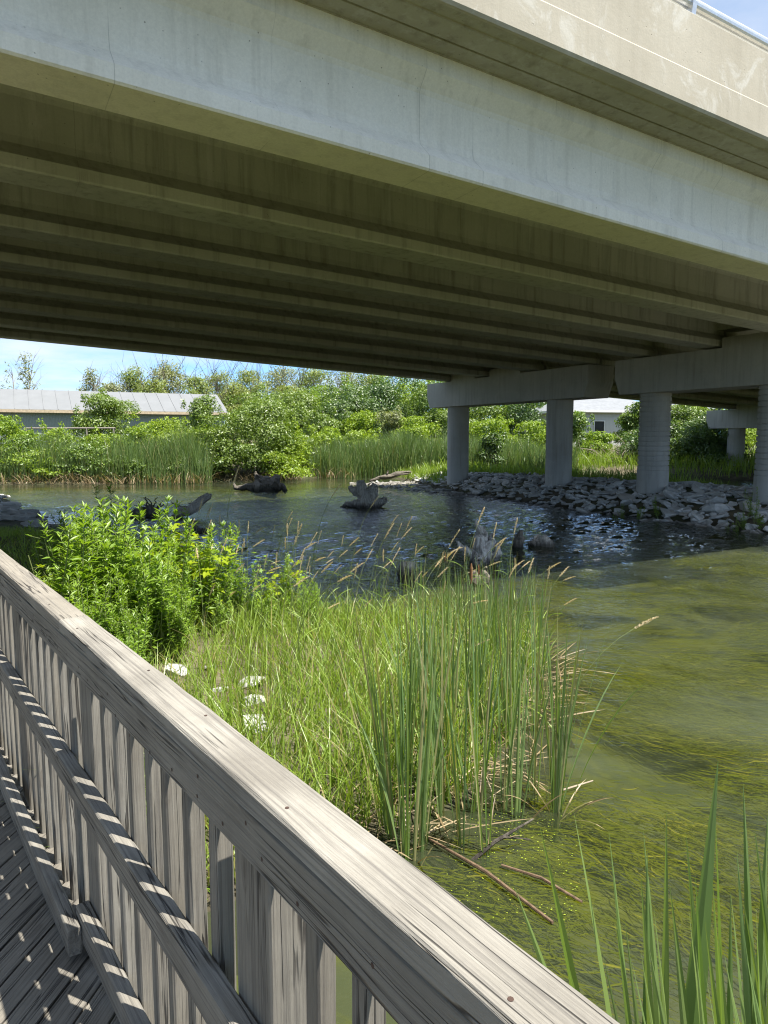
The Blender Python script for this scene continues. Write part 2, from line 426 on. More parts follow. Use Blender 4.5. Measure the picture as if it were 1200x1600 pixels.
sc.view_settings.view_transform = 'Standard'; sc.view_settings.look = 'None'
sc.view_settings.exposure = 1.42; sc.view_settings.gamma = 1.0
sc.cycles.max_bounces = 10; sc.cycles.diffuse_bounces = 5; sc.cycles.glossy_bounces = 4
sc.cycles.transparent_max_bounces = 12; sc.cycles.transmission_bounces = 4
sc.cycles.sample_clamp_indirect = 3.0
sc.cycles.use_denoising = True
sc.cycles.denoising_prefilter = 'ACCURATE'
sc.cycles.denoising_input_passes = 'RGB_ALBEDO_NORMAL'
sc.cycles.caustics_reflective = False
sc.cycles.filter_width = 1.15
sc.cycles.adaptive_threshold = .006

# ------------------------------------------------------------------ pond outline and terrain
POND = np.array([(-30,-40),(-4,-1.5),(-1.6,2.2),(-.5,3.0),(.1,3.45),(.5,3.75),(.85,4.4),(1.15,5.2),(1.5,6.1),(1.45,6.8),(.9,7.4),
    (-.3,7.8),(-1.8,8.4),(-3.4,9.6),(-4.8,12.2),(-6.4,14.4),(-8.2,16.4),(-9.6,18.4),(-12,22.3),(-14.6,26),(-20,29.5),(-24,31.8),(-17.4,31.4),
    (-14.5,31.3),(-11.7,31.7),(-8.8,32.8),(-6.2,33.3),(-3.7,35.8),(-2.1,37.5),(0,36.8),(1.2,33),(2.5,27.6),(3.6,24.5),(4.9,20.9),(5.9,19.1),
    (6.7,17.8),(7.6,16.2),(8.4,14.8),(10.2,11.4),(13,6),(17,0),(24,-14),(32,-40)], float)
def bridge_xy(s, D): return s*BD[:2] + D*BN[:2]
CHAN = np.array([bridge_xy(*p) for p in [(21.6,-12),(30.5,-12),(31,0),(31,14),(31.5,22),(30,27),(27,28.5),(23.5,27),(22,21),(21.5,10)]])
def sdf(P, poly):
    """signed distance to polygon, negative inside"""
    P = np.asarray(P, float); d = np.full(len(P), 1e9); ins = np.zeros(len(P), bool)
    n = len(poly)
    for i in range(n):
        a, b = poly[i], poly[(i+1) % n]; e = b-a; wv = P-a
        t = np.clip((wv@e)/(e@e), 0, 1)
        d = np.minimum(d, np.linalg.norm(wv - t[:, None]*e, axis=1))
        c = ((a[1] <= P[:, 1]) & (b[1] > P[:, 1])) | ((b[1] <= P[:, 1]) & (a[1] > P[:, 1]))
        xi = a[0] + (P[:, 1]-a[1]) * e[0] / (e[1] if abs(e[1]) > 1e-9 else 1e-9)
        ins ^= c & (P[:, 0] < xi)
    return np.where(ins, -d, d)
_wk = rng.normal(size=(14, 2)); _wp = rng.uniform(0, 6.28, 14); _ws = rng.uniform(.25, 2.4, 14)
def lump(P):
    return sum(np.sin((P@_wk[i])*_ws[i] + _wp[i]) / (1+_ws[i]) for i in range(14)) / 6
def ground_z(P):
    P = np.asarray(P, float).reshape(-1, 2)
    d = np.minimum(sdf(P, POND), sdf(P, CHAN))
    near = np.clip(1 - np.hypot(P[:, 0]+1, P[:, 1]-5)/14, 0, 1)
    s = P@BD[:2]; D = P@BN[:2]
    top = .62 - .46*np.clip(near*2.2, 0, 1)
    land = top*(1-np.exp(-np.maximum(d, 0)/np.where(near > .3, .9, 1.7))) + np.clip((d-8)/60, 0, 1)*.5
    # riprap apron along the piers
    ap = np.clip(1-np.abs(s-17.2)/3.4, 0, 1)*np.clip((30-D)/4, 0, 1)
    land += .12*ap
    hill = np.clip((np.hypot(P[:, 0], P[:, 1])-75)/60, 0, 1)
    land += hill*3.0
    z = np.where(d > 0, land + .05*lump(P*2.0)*np.clip(d, 0, 1), -.42*(1-np.exp(np.minimum(d, 0)/.8)) + .02*lump(P*3))
    # cleared under the boardwalk
    t = P@RD[:2]; a = P@RR[:2]
    uw = (a < .75) & (a > -2.2) & (t > -4) & (t < 16)
    return np.where(uw, np.minimum(z, .16), z)
gx = np.unique(np.concatenate([np.linspace(-4, 6, 70), np.linspace(-20, 26, 116), np.linspace(-70, 80, 60), [-900, -500, -300, -200, -140, -100, 110, 150, 210, 300, 500, 900]]))
gy = np.unique(np.concatenate([np.linspace(1, 11, 70), np.linspace(-8, 46, 120), np.linspace(-60, 120, 60), [-900, -400, -200, -100, 150, 200, 300, 450, 650, 1000]]))
GX, GY = np.meshgrid(gx, gy); GP = np.stack([GX.ravel(), GY.ravel()], 1)
GZ = ground_z(GP)
ny, nx = GX.shape
idx = np.arange(nx*ny).reshape(ny, nx)
quads = np.stack([idx[:-1, :-1], idx[:-1, 1:], idx[1:, 1:], idx[1:, :-1]], -1).reshape(-1, 4)
gm = MB(); cz = GZ[quads].max(1)
gm.add(np.column_stack([GP, GZ]), quads[cz > -.10], mat=0)
gm.q.append(quads[cz <= -.10]); gm.qm.append(np.full((cz <= -.10).sum(), 1))
tag(gm.build('ground', [M['ground'], M['bed']], smooth=True), kind='structure')
wx = np.concatenate([[-70, -45, -30], np.arange(-22, 17, .085), [20, 28, 40, 70]])
wy = np.concatenate([[-70, -30, -10, -3], np.arange(.5, 9, .075), np.arange(9, 20, .085), np.arange(20, 38, .13), [42, 48, 60, 75]])
WX, WY = np.meshgrid(wx, wy); ph = rng.uniform(0, 6.28, 46); lam = np.exp(rng.uniform(np.log(.24), np.log(.50), 46)); dr = R_(62)+rng.normal(scale=.62, size=46)
WZ = sum((.0060*lam[i]**1.0)*np.sin(2*np.pi/lam[i]*(WX*np.cos(dr[i])+WY*np.sin(dr[i]))+ph[i]+.6*np.sin(WX*.6+WY*.45+i)) for i in range(46))
def sstep(a, b, x): t = np.clip((x-a)/(b-a), 0, 1); return t*t*(3-2*t)
gust = .62+.38*np.sin(WX*.45+.8*np.sin(WY*.3))*np.sin(WY*.38+1.0+.5*np.sin(WX*.5))
WZ *= gust*(.20+.80*sstep(7.0, 11.5, WY+.25*WX))*(1-.80*sstep(24, 29, WY))
WZ[:4] = 0; WZ[-4:] = 0; WZ[:, :3] = 0; WZ[:, -4:] = 0
wn, wk_ = WX.shape; wi = np.arange(wn*wk_).reshape(wn, wk_)
wm = MB(); wm.add(np.stack([WX, WY, WZ], -1).reshape(-1, 3), np.stack([wi[:-1, :-1], wi[:-1, 1:], wi[1:, 1:], wi[1:, :-1]], -1).reshape(-1, 4))
tag(wm.build('water', M['water'], smooth=True), kind='structure')

# ------------------------------------------------------------------ bridges
BROT = math.pi/2 - PHI
def graded(v):
    v = np.array(v, float); v[:, 2] -= GRADE*v[:, 0]; return v
SP = 16.65                                    # pier line
ZB = 5.0                                      # girder soffit before the grade
def girder_prof(c):
    z = ZB
    r = [(-.285, z+.02), (-.265, z), (.265, z), (.285, z+.02), (.285, z+.15), (.10, z+.33), (.085, z+.42), (.085, z+.84),
         (.105, z+.89), (.225, z+1.03), (.225, z+1.20), (-.225, z+1.20), (-.225, z+1.03), (-.105, z+.89), (-.085, z+.84), (-.085, z+.42), (-.10, z+.33), (-.285, z+.15)]
    return [(c+a, b) for a, b in r]
SPANS = [(-24.0, SP-.06), (SP+.06, 34.9), (35.1, 60.0)]

def bridge(name, label, gcent, slab0, slab1, cap0, cap1, cols, keys, near):
    root = empty(name, (0, 0, 0), BROT, label, 'road bridge')
    for gi, c in enumerate(gcent):
        for a, b in SPANS:
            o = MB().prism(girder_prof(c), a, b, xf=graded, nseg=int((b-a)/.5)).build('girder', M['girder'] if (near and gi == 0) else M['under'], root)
    if near:   # front edge carries parapet; soffit has a drip groove
        prof = [(slab0+.06, 6.25), (slab0+.20, 6.245), (slab0+.205, 6.225), (slab0+.46, 6.22), (slab0+.465, 6.245), (slab0+.485, 6.245), (slab0+.49, 6.22), (gcent[0]-.235, 6.215), (gcent[0]-.235, 6.20), (slab1, 6.20), (slab1, 6.46), (slab0+.06, 6.46)]
    else:
        prof = [(slab0, 6.20), (slab1, 6.20), (slab1, 6.46), (slab0, 6.46)]
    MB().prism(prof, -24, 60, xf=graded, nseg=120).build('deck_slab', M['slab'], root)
    def parapet(d0, d1, front):
        if front:
            pr = [(d0, 6.275), (d0, 6.632), (d0+.012, 6.65), (d0+.012, 7.27), (d0+.032, 7.29), (d1-.04, 7.29), (d1, 7.27), (d1, 6.463), (d0+.058, 6.463), (d0+.058, 6.245), (d0+.022, 6.245)]
        else:
            pr = [(d0, 6.463), (d0, 7.27), (d0+.04, 7.29), (d1-.04, 7.29), (d1, 7.27), (d1, 6.463)]
        return MB().prism(pr, -24, 60, xf=graded, nseg=120).build('parapet', M['parapet'], root)
    parapet(slab0 + (.002 if near else .02), slab0+.30, near)
    parapet(slab1-.32, slab1-.02, False)  # unseen inner parapets beside the bridge gap, added to block the sun
    if near:
        ang = np.linspace(0, 2*np.pi, 17)[:-1]
        pr = [(slab0+.17+.062*math.cos(t), 7.505+.072*math.sin(t)) for t in ang]
        tb = MB().prism(pr, -24, 60, xf=graded).build('guard_tube', M['metal'], root, smooth=False)
        for s in np.arange(-22.45, 59, 2.5):
            b = MB()
            b.box(s-.11, s+.11, slab0+.07, slab0+.27, 7.288, 7.31, xf=graded)
            b.prism([(slab0+.11, 7.30), (slab0+.25, 7.30), (slab0+.252, 7.50), (slab0+.17, 7.60), (slab0+.088, 7.50)], s-.035, s+.035, xf=graded)
            b.build('rail_post', M['metal'], root)
    zc = ZB - .03                                     # cap top
    for s in (SP, 35.0):
        g = GRADE*s
        lo, hi = zc-.98, zc
        tap = .18
        pr = [(cap0+tap, lo), (cap1-tap, lo), (cap1, lo+.45), (cap1, hi), (cap0, hi), (cap0, lo+.45)]
        cb = MB().prism(pr, s-.55, s+.55, xf=lambda v: v - np.array([0, 0, g]))
        for k0, k1 in keys: cb.box(s-.53, s+.53, k0, k1, hi-.02, hi+.25, xf=lambda v: v - np.array([0, 0, g]))
        cap = cb.build('pier_cap', M['pier'], root)
        for D, corr in cols:
            top = lo - g; n = 48
            prof = [(.435, -1.0), (.435, .75)]
            if corr:
                prof += [(.435, 1.12), (.42, 1.125)]
                z = 1.14
                while z < top-.06:
                    prof += [(.428, z), (.428, z+.108), (.398, z+.112), (.398, z+.134)]; z += .138
            else:
                for z in (1.45, 2.35): prof += [(.435, z), (.43, z+.006), (.43, z+.018), (.435, z+.024)]
            prof += [(.42 if corr else .435, top)]
            pr = np.array(prof); an = np.linspace(0, 2*np.pi, n, endpoint=False)
            V = np.stack([np.stack([s + r*np.cos(an), D + r*np.sin(an), np.full(n, z)], 1) for r, z in pr]).reshape(-1, 3)
            q = [(i*n+j, i*n+(j+1) % n, (i+1)*n+(j+1) % n, (i+1)*n+j) for i in range(len(pr)-1) for j in range(n)]
            MB().add(V, q).build('column', M['pier'], cap)
        # end diaphragms between girders over the pier
        for c0, c1 in zip(gcent[:-1], gcent[1:]):
            MB().box(s-.35, s+.35, c0+.09, c1-.09, ZB+.45-g, 6.19-g).build('diaphragm', M['under'], root)
        for c in gcent:
            for ds in (-.30, .30):
                MB().box(s+ds-.15, s+ds+.15, c-.2, c+.2, zc-g+.002, ZB-.004-g-abs(GRADE*.45)).build('bearing', M['nail'], cap)
    # distant abutment walls that carry the outer ends
    MB().box(-25, -23.9, slab0+.1, slab1-.1, -.5, 7.2).build('abutment', M['pier'], root)
    return root
near_bridge = bridge('road_bridge', 'nearer concrete girder road bridge overhead with pale outer girder and tan parapet', [6.6, 9.12, 11.5, 13.7], 5.68, 14.62, 5.9, 14.5,
       [(13.48, True), (9.93, True), (6.9, True)], [(7.0, 8.75), (9.5, 11.12)], True)
far_bridge = bridge('road_bridge', 'farther concrete girder road bridge in deep shade behind the nearer one, on two smooth columns', [15.85, 18.3, 20.9, 23.2], 14.80, 24.0, 15.55, 24.5,
       [(23.04, False), (17.29, False)], [(21.3, 22.8), (18.7, 20.4)], False)

# ------------------------------------------------------------------ boardwalk and railing
RROT = math.atan2(RD[1], RD[0])
RB = 1.5*RD + .5*RR
def rl(v):            # (t, a, z from eye) -> local of the railing empty
    v = np.array(v, float); return np.column_stack([v[:, 0]-1.5, -(v[:, 1]-.5), v[:, 2]+EYE-DECK])
DECK = EYE - 1.68
rail = empty('wooden_railing', (RB[0], RB[1], DECK), RROT, 'weathered grey timber railing with flat cap and square balusters along the boardwalk edge', 'railing')
def jit(v, s=.0006): return v + rng.normal(scale=s, size=v.shape)
def timber(t0, t1, a0, a1, z0, z1, name, mat, parent=rail, bev=.005, sag=.0007, nseg=None, extra=None):
    """a sawn board with eased arrises and slight irregularity, long axis along t"""
    pr = [(a0+bev, z0), (a1-bev, z0), (a1, z0+bev), (a1, z1-bev), (a1-bev, z1), (a0+bev, z1), (a0, z1-bev), (a0, z0+bev)]
    n = nseg or max(1, int((t1-t0)/.12))
    b = MB(); b.prism(pr[::-1], t0, t1, nseg=n, xf=lambda v: rl(jit(v, sag)))
    if extra: extra(b)
    return b.build(name, mat, parent)
def nails(spots):
    def f(b):
        for t, a, z, ax in spots:
            an = np.linspace(0, 2*np.pi, 9)[:-1]; r = .0036
            if ax == 'a': v = np.stack([t+r*np.cos(an), np.full(8, a), z+r*1.2*np.sin(an)], 1)
            else: v = np.stack([t+r*np.cos(an), a+r*np.sin(an), np.full(8, z)], 1)
            c = v.mean(0)
            k = b.n
            b.add(rl(np.vstack([v, c[None]])), None, [(8, i, (i+1) % 8) for i in range(8)], mat=1)
    return f
TPOST = [(1.02, 1.16), (2.18, 2.315), (3.35, 3.485), (4.6, 4.735), (5.85, 5.985), (7.1, 7.235), (8.35, 8.485), (-.16, -.02), (-1.4, -1.26)]
CT = 2.353 # joint of the cap
capn = [(t+rng.normal()*.05, .52+rng.choice([-.022, .022]), -.5738, 'z') for t in np.arange(.45, 8, .42)]
timber(-3.0, CT-.002, .476, .566, -.619, -.575, 'cap_board', [M['wood_cap'], M['nail']], extra=nails([n for n in capn if n[0] < CT]))
timber(CT+.002, 6.4, .476, .566, -.619, -.575, 'cap_board', [M['wood_cap'], M['nail']], extra=nails([n for n in capn if CT < n[0] < 6.4]))
timber(6.403, 10, .476, .566, -.619, -.575, 'cap_board', [M['wood_cap'], M['nail']])
sn = []
for t in np.arange(-.5, 6, .132):
    sn.append((t+.75-.6+rng.normal()*.02, .4808, -.685+rng.normal()*.012, 'a'))
    if rng.random() < .35: sn.append((t+.75-.6+rng.normal()*.03, .4808, -.65+rng.normal()*.01, 'a'))
timber(-3.0, 10, .4815, .517, -.717, -.6215, 'side_rail', [M['wood_x'], M['nail']], extra=nails(sn))
timber(-3.0, .995, .4735, .517, -1.152, -1.063, 'mid_rail', M['wood_x'])
timber(1.0, 4.66, .4735, .517, -1.152, -1.063, 'mid_rail', M['wood_x'])
timber(4.664, 10, .4735, .517, -1.152, -1.063, 'mid_rail', M['wood_x'])
timber(-3.0, 2.31, .4735, .517, -1.615, -1.5265, 'bottom_rail', M['wood_x'])
timber(2.235, 10, .4285, .4715, -1.645, -1.5565, 'bottom_rail', M['wood_x'])
def upright(t0, t1, a0, a1, z0, z1, name, bev=.004):
    pr = [(t0+bev, a0), (t1-bev, a0), (t1, a0+bev), (t1, a1-bev), (t1-bev, a1), (t0+bev, a1), (t0, a1-bev), (t0, a0+bev)]
    lean = rng.normal(scale=.004)
    def xf(v):
        v = np.array(v, float); v[:, 0] += lean*(v[:, 2]-z0)/(z1-z0); return rl(jit(v, .0005))
    return MB().prism(pr, z0, z1, axis=2, nseg=7, xf=xf).build(name, M['wood_z'], rail)
for t0, t1 in TPOST:
    upright(t0, t1, .5185, .606, -2.6, -.6215, 'post')
for k in range(-12, 62):
    t = .765 + .132*k
    if any(t0-.012 < t and t-.038 < t1+.012 for t0, t1 in TPOST): continue
    dt = rng.normal(scale=.005)
    upright(t-.038+dt, t+dt+rng.normal()*.002, .5185, .5555+rng.normal()*.003, -1.705+rng.normal()*.01, -.6215, 'baluster')
# deck: planks laid at 45 degrees, one sheet of timber
deck = empty('boardwalk_deck', (RB[0], RB[1], DECK), RROT, 'weathered grey boardwalk deck of diagonal planks below the timber railing', 'boardwalk')
pb = MB(); SQ = math.sqrt(.5)
pk = MB()
for i, c in enumerate(np.arange(-4.0, 12.5, .144)):      # lines t - a = c
    wd = .0955*math.sqrt(2)                               # plank width measured along t
    a0, a1 = -1.75, .60
    P = [(c+a0+.004, a0), (c+wd+a0, a0), (c+wd+a1, a1), (c+a1+.004, a1)]
    zj = rng.normal(scale=.0018); top = -1.68+zj
    v = [(t, a, z) for z in (top-.038, top) for t, a in P]
    vv = rl(v)
    # own plank frame with x along the board so that the grain follows it
    ca, sa = SQ, -SQ
    rot = np.column_stack([vv[:, 0]*ca + vv[:, 1]*sa, -vv[:, 0]*sa + vv[:, 1]*ca, vv[:, 2]])
    rot[:, 0] += 0
    pk.add(rot, [(0, 3, 2, 1), (4, 5, 6, 7), (0, 1, 5, 4), (1, 2, 6, 5), (2, 3, 7, 6), (3, 0, 4, 7)])
o = pk.build('planking', M['plank'], deck); o.rotation_euler = (0, 0, R_(-45))
b = MB()
for a0, a1 in ((.30, .345), (-.65, -.605), (-1.6, -1.555)): b.box(-4, 12, a0, a1, -1.92, -1.724, xf=rl)
b.build('joist', M['wood_x'], deck)
# dead leaves and grit caught by the post
# ------------------------------------------------------------------ foliage tools
def unit(v): return v/(np.linalg.norm(v, axis=-1, keepdims=True)+1e-9)
def leaves(mb, C, A, N, L, W, tint, mat=0, fold=.15):
    """rhombic leaves: base C, axis A, normal N, length L, half width W/2, folded along the midrib"""
    n = len(C); A = unit(A); B = unit(np.cross(N, A)); Nn = np.cross(A, B)
    L = np.broadcast_to(L, (n,))[:, None]; W = np.broadcast_to(W, (n,))[:, None]
    base = C; tip = C + A*L
    mid = C + A*L*.45
    l = mid + B*W*.5 + Nn*W*fold; r = mid - B*W*.5 + Nn*W*fold
    V = np.stack([base, r, tip, l], 1).reshape(-1, 3)
    i = np.arange(n)[:, None]*4
    T = np.concatenate([i+np.array([[0, 1, 2]]), i+np.array([[0, 2, 3]])])
    mb.add(V, None, T, mat=mat, tint=np.repeat(np.broadcast_to(tint, (n,)), 4))
def blade(mb, base, tip, bend, w0, tint, nseg=6, mat=0, twist=0.0, face=None, tipw=.04):
    """long strip leaf from base to tip through a bend offset, with a midrib fold"""
    t = np.linspace(0, 1, nseg+1)[:, None]
    base, tip, bend = map(np.asarray, (base, tip, bend))
    P = (1-t)**2*base + 2*t*(1-t)*((base+tip)/2+bend) + t*t*tip
    T = unit(np.gradient(P, axis=0))
    f = rng.uniform(0, 6.28) if face is None else face
    sd = np.stack([np.cos(f+twist*t[:, 0]), np.sin(f+twist*t[:, 0]), 0*t[:, 0]], 1)
    sd = unit(sd - T*(sd*T).sum(1, keepdims=True)); N = np.cross(T, sd)
    wd = (w0*np.clip(np.minimum(1, (1-t)*3.4)**.85, tipw, 1)*(.75+.25*np.minimum(1, t*5)))*.5
    V = np.stack([P+sd*wd, P-N*wd*.35, P-sd*wd], 1).reshape(-1, 3)
    i = np.arange(nseg)[:, None]*3
    q = np.concatenate([i+np.array([[0, 1, 4, 3]]), i+np.array([[1, 2, 5, 4]])])
    mb.add(V, q, mat=mat, tint=tint)
def blades_bulk(mb, B, H, lean, w, tint, nseg=3, curve=.35, mat=0):
    """many simple grass blades at once; B Nx3 bases, H heights, lean Nx2"""
    n = len(B); t = np.linspace(0, 1, nseg+1)
    f = rng.uniform(0, 6.28, n); sd = np.stack([np.cos(f), np.sin(f), np.zeros(n)], 1)
    V = []
    for k in t:
        P = B + np.column_stack([lean*(k**1.8)[..., None] if np.ndim(k) else lean*k**1.8, H*(k - curve*.35*k**3)])
        wd = (w*(1-k**2.2)+.0006)[:, None]*.5
        V += [P+sd*wd, P-sd*wd]
    V = np.stack(V, 1).reshape(-1, 3); m = 2*(nseg+1)
    i = np.arange(n)[:, None]*m
    q = np.concatenate([i+np.array([[2*k, 2*k+1, 2*k+3, 2*k+2]]) for k in range(nseg)])
    mb.add(V, q, mat=mat, tint=np.repeat(tint, m))

def crown(mb, blobs, n, L, W, up=.35, droop=.2, mat=0, shell=(.72, 1.06)):
    """leaf clumps through the outer volume of several ellipsoids"""
    vol = np.array([b[3]*b[4]*b[5] for b in blobs])**(2/3); cnt = (n*vol/vol.sum()).astype(int)
    for (cx, cy, cz, rx, ry, rz), m in zip(blobs, cnt):
        d = unit(rng.normal(size=(m, 3))); d[:, 2] = np.where(d[:, 2] < -.55, -d[:, 2], d[:, 2])
        k = rng.normal(size=(9, 3))*2.6; ph = rng.uniform(0, 6.28, 9)
        lum = sum(np.sin(d@k[j]*1.4+ph[j]) for j in range(9))/9
        r = (shell[0] + (shell[1]-shell[0])*rng.random(m)**.6)*(1+.34*lum)
        keep = rng.random(m) < np.clip(.75+1.1*lum, .15, 1)
        d, r, lumk = d[keep], r[keep], lum[keep]
        P = np.array([cx, cy, cz]) + d*r[:, None]*np.array([rx, ry, rz])
        q = len(P)
        N = unit(d*.8 + np.array([0, 0, up]) + rng.normal(scale=.55, size=(q, 3)))
        A = unit(np.cross(N, rng.normal(size=(q, 3))) + np.array([0, 0, -droop]))
        leaves(mb, P, A, N, L*rng.uniform(.6, 1.35, q), W*rng.uniform(.6, 1.35, q), np.clip(.5+.3*rng.normal(size=q)+.3*lumk, 0, 1), mat)

def branchy(mb, base, h, spread, nb, r0, levels=2, up=.55, seg=5):
    """trunk with limbs"""
    P = [np.array(base, float)]
    for k in range(5): P.append(P[-1] + np.array([rng.normal()*.05*h*.5, rng.normal()*.05*h*.5, h/5]))
    mb.tube(P, np.linspace(r0, r0*.25, 6), seg)
    P = np.array(P)
    for i in range(nb):
        f = rng.uniform(.25, .95); j = f*5; p = P[int(j)] + (P[min(int(j)+1, 5)]-P[int(j)])*(j-int(j))
        a = rng.uniform(0, 6.28); L = spread*rng.uniform(.6, 1.1)*(1.1-f*.55)
        d = np.array([math.cos(a), math.sin(a), up*rng.uniform(.6, 1.7)])
        q = [p, p+d*L*.35, p+d*L*.7+np.array([0, 0, L*.12]), p+d*L+np.array([0, 0, L*.25])]
        mb.tube(q, np.array([.42, .3, .18, .06])*r0*(1.2-f*.6), 4)
        if levels > 1:
            for _ in range(3):
                g = rng.uniform(.35, 1); pp = q[0]+(np.array(q[3])-q[0])*g
                dd = d + rng.normal(scale=.6, size=3); mb.tube([pp, pp+dd*L*.2, pp+dd*L*.42], np.array([.12, .07, .025])*r0, 3)

# ------------------------------------------------------------------ shrubs and trees of the far bank
def shrub(px, top, wpx, Y, mat, label, n=6500, L=.17, W=.10, group=None, name='shrub', flat=1.0, dens=1.0):
    p = at(px, 700, Y); gz = float(ground_z([p[:2]])[0]); gz = max(gz, .05)
    h = at(px, top, Y)[2]-gz; wd = wpx/F*Y*1.15
    root = empty(name, (p[0], p[1], gz), 0, label, 'tree' if name.endswith('tree') else 'shrub', group)
    bl = []
    nb = 17
    for i in range(nb):
        a = rng.uniform(0, 6.28); f = i/(nb-1)
        rr = rng.uniform(.05, .52)*wd*(1.0-f*.62)
        zc = h*(.14+.72*f*rng.uniform(.8, 1.08))
        bl.append((math.cos(a)*rr, math.sin(a)*rr*flat, zc, wd*rng.uniform(.13, .27), wd*rng.uniform(.13, .27), h*rng.uniform(.09, .19)))
    for _ in range(9):   # loose shoots sticking out of the mass
        a = rng.uniform(0, 6.28); q0 = rng.uniform(.1, .5)*wd; bl.append((math.cos(a)*q0, math.sin(a)*q0, h*rng.uniform(.45, .98), wd*.05, wd*.05, h*rng.uniform(.08, .16)))
    mb = MB(); crown(mb, bl, int(n*dens), L, W, shell=(.45, 1.1))
    mb.build('foliage', mat, root)
    st = MB()
    for i in range(4):
        a = rng.uniform(0, 6.28); e = bl[rng.integers(nb)]
        q = np.array([(math.cos(a)*.12, math.sin(a)*.12, -.2), (e[0]*.4, e[1]*.4, h*.3), (e[0], e[1], e[2]), (e[0]*1.2, e[1]*1.2, e[2]+e[5]*.6)])
        st.tube(q, [.05, .04, .025, .01], 5)
    st.build('stems', M['bark'], root) if False else st.build('trunk', M['bark'], root)
    return root
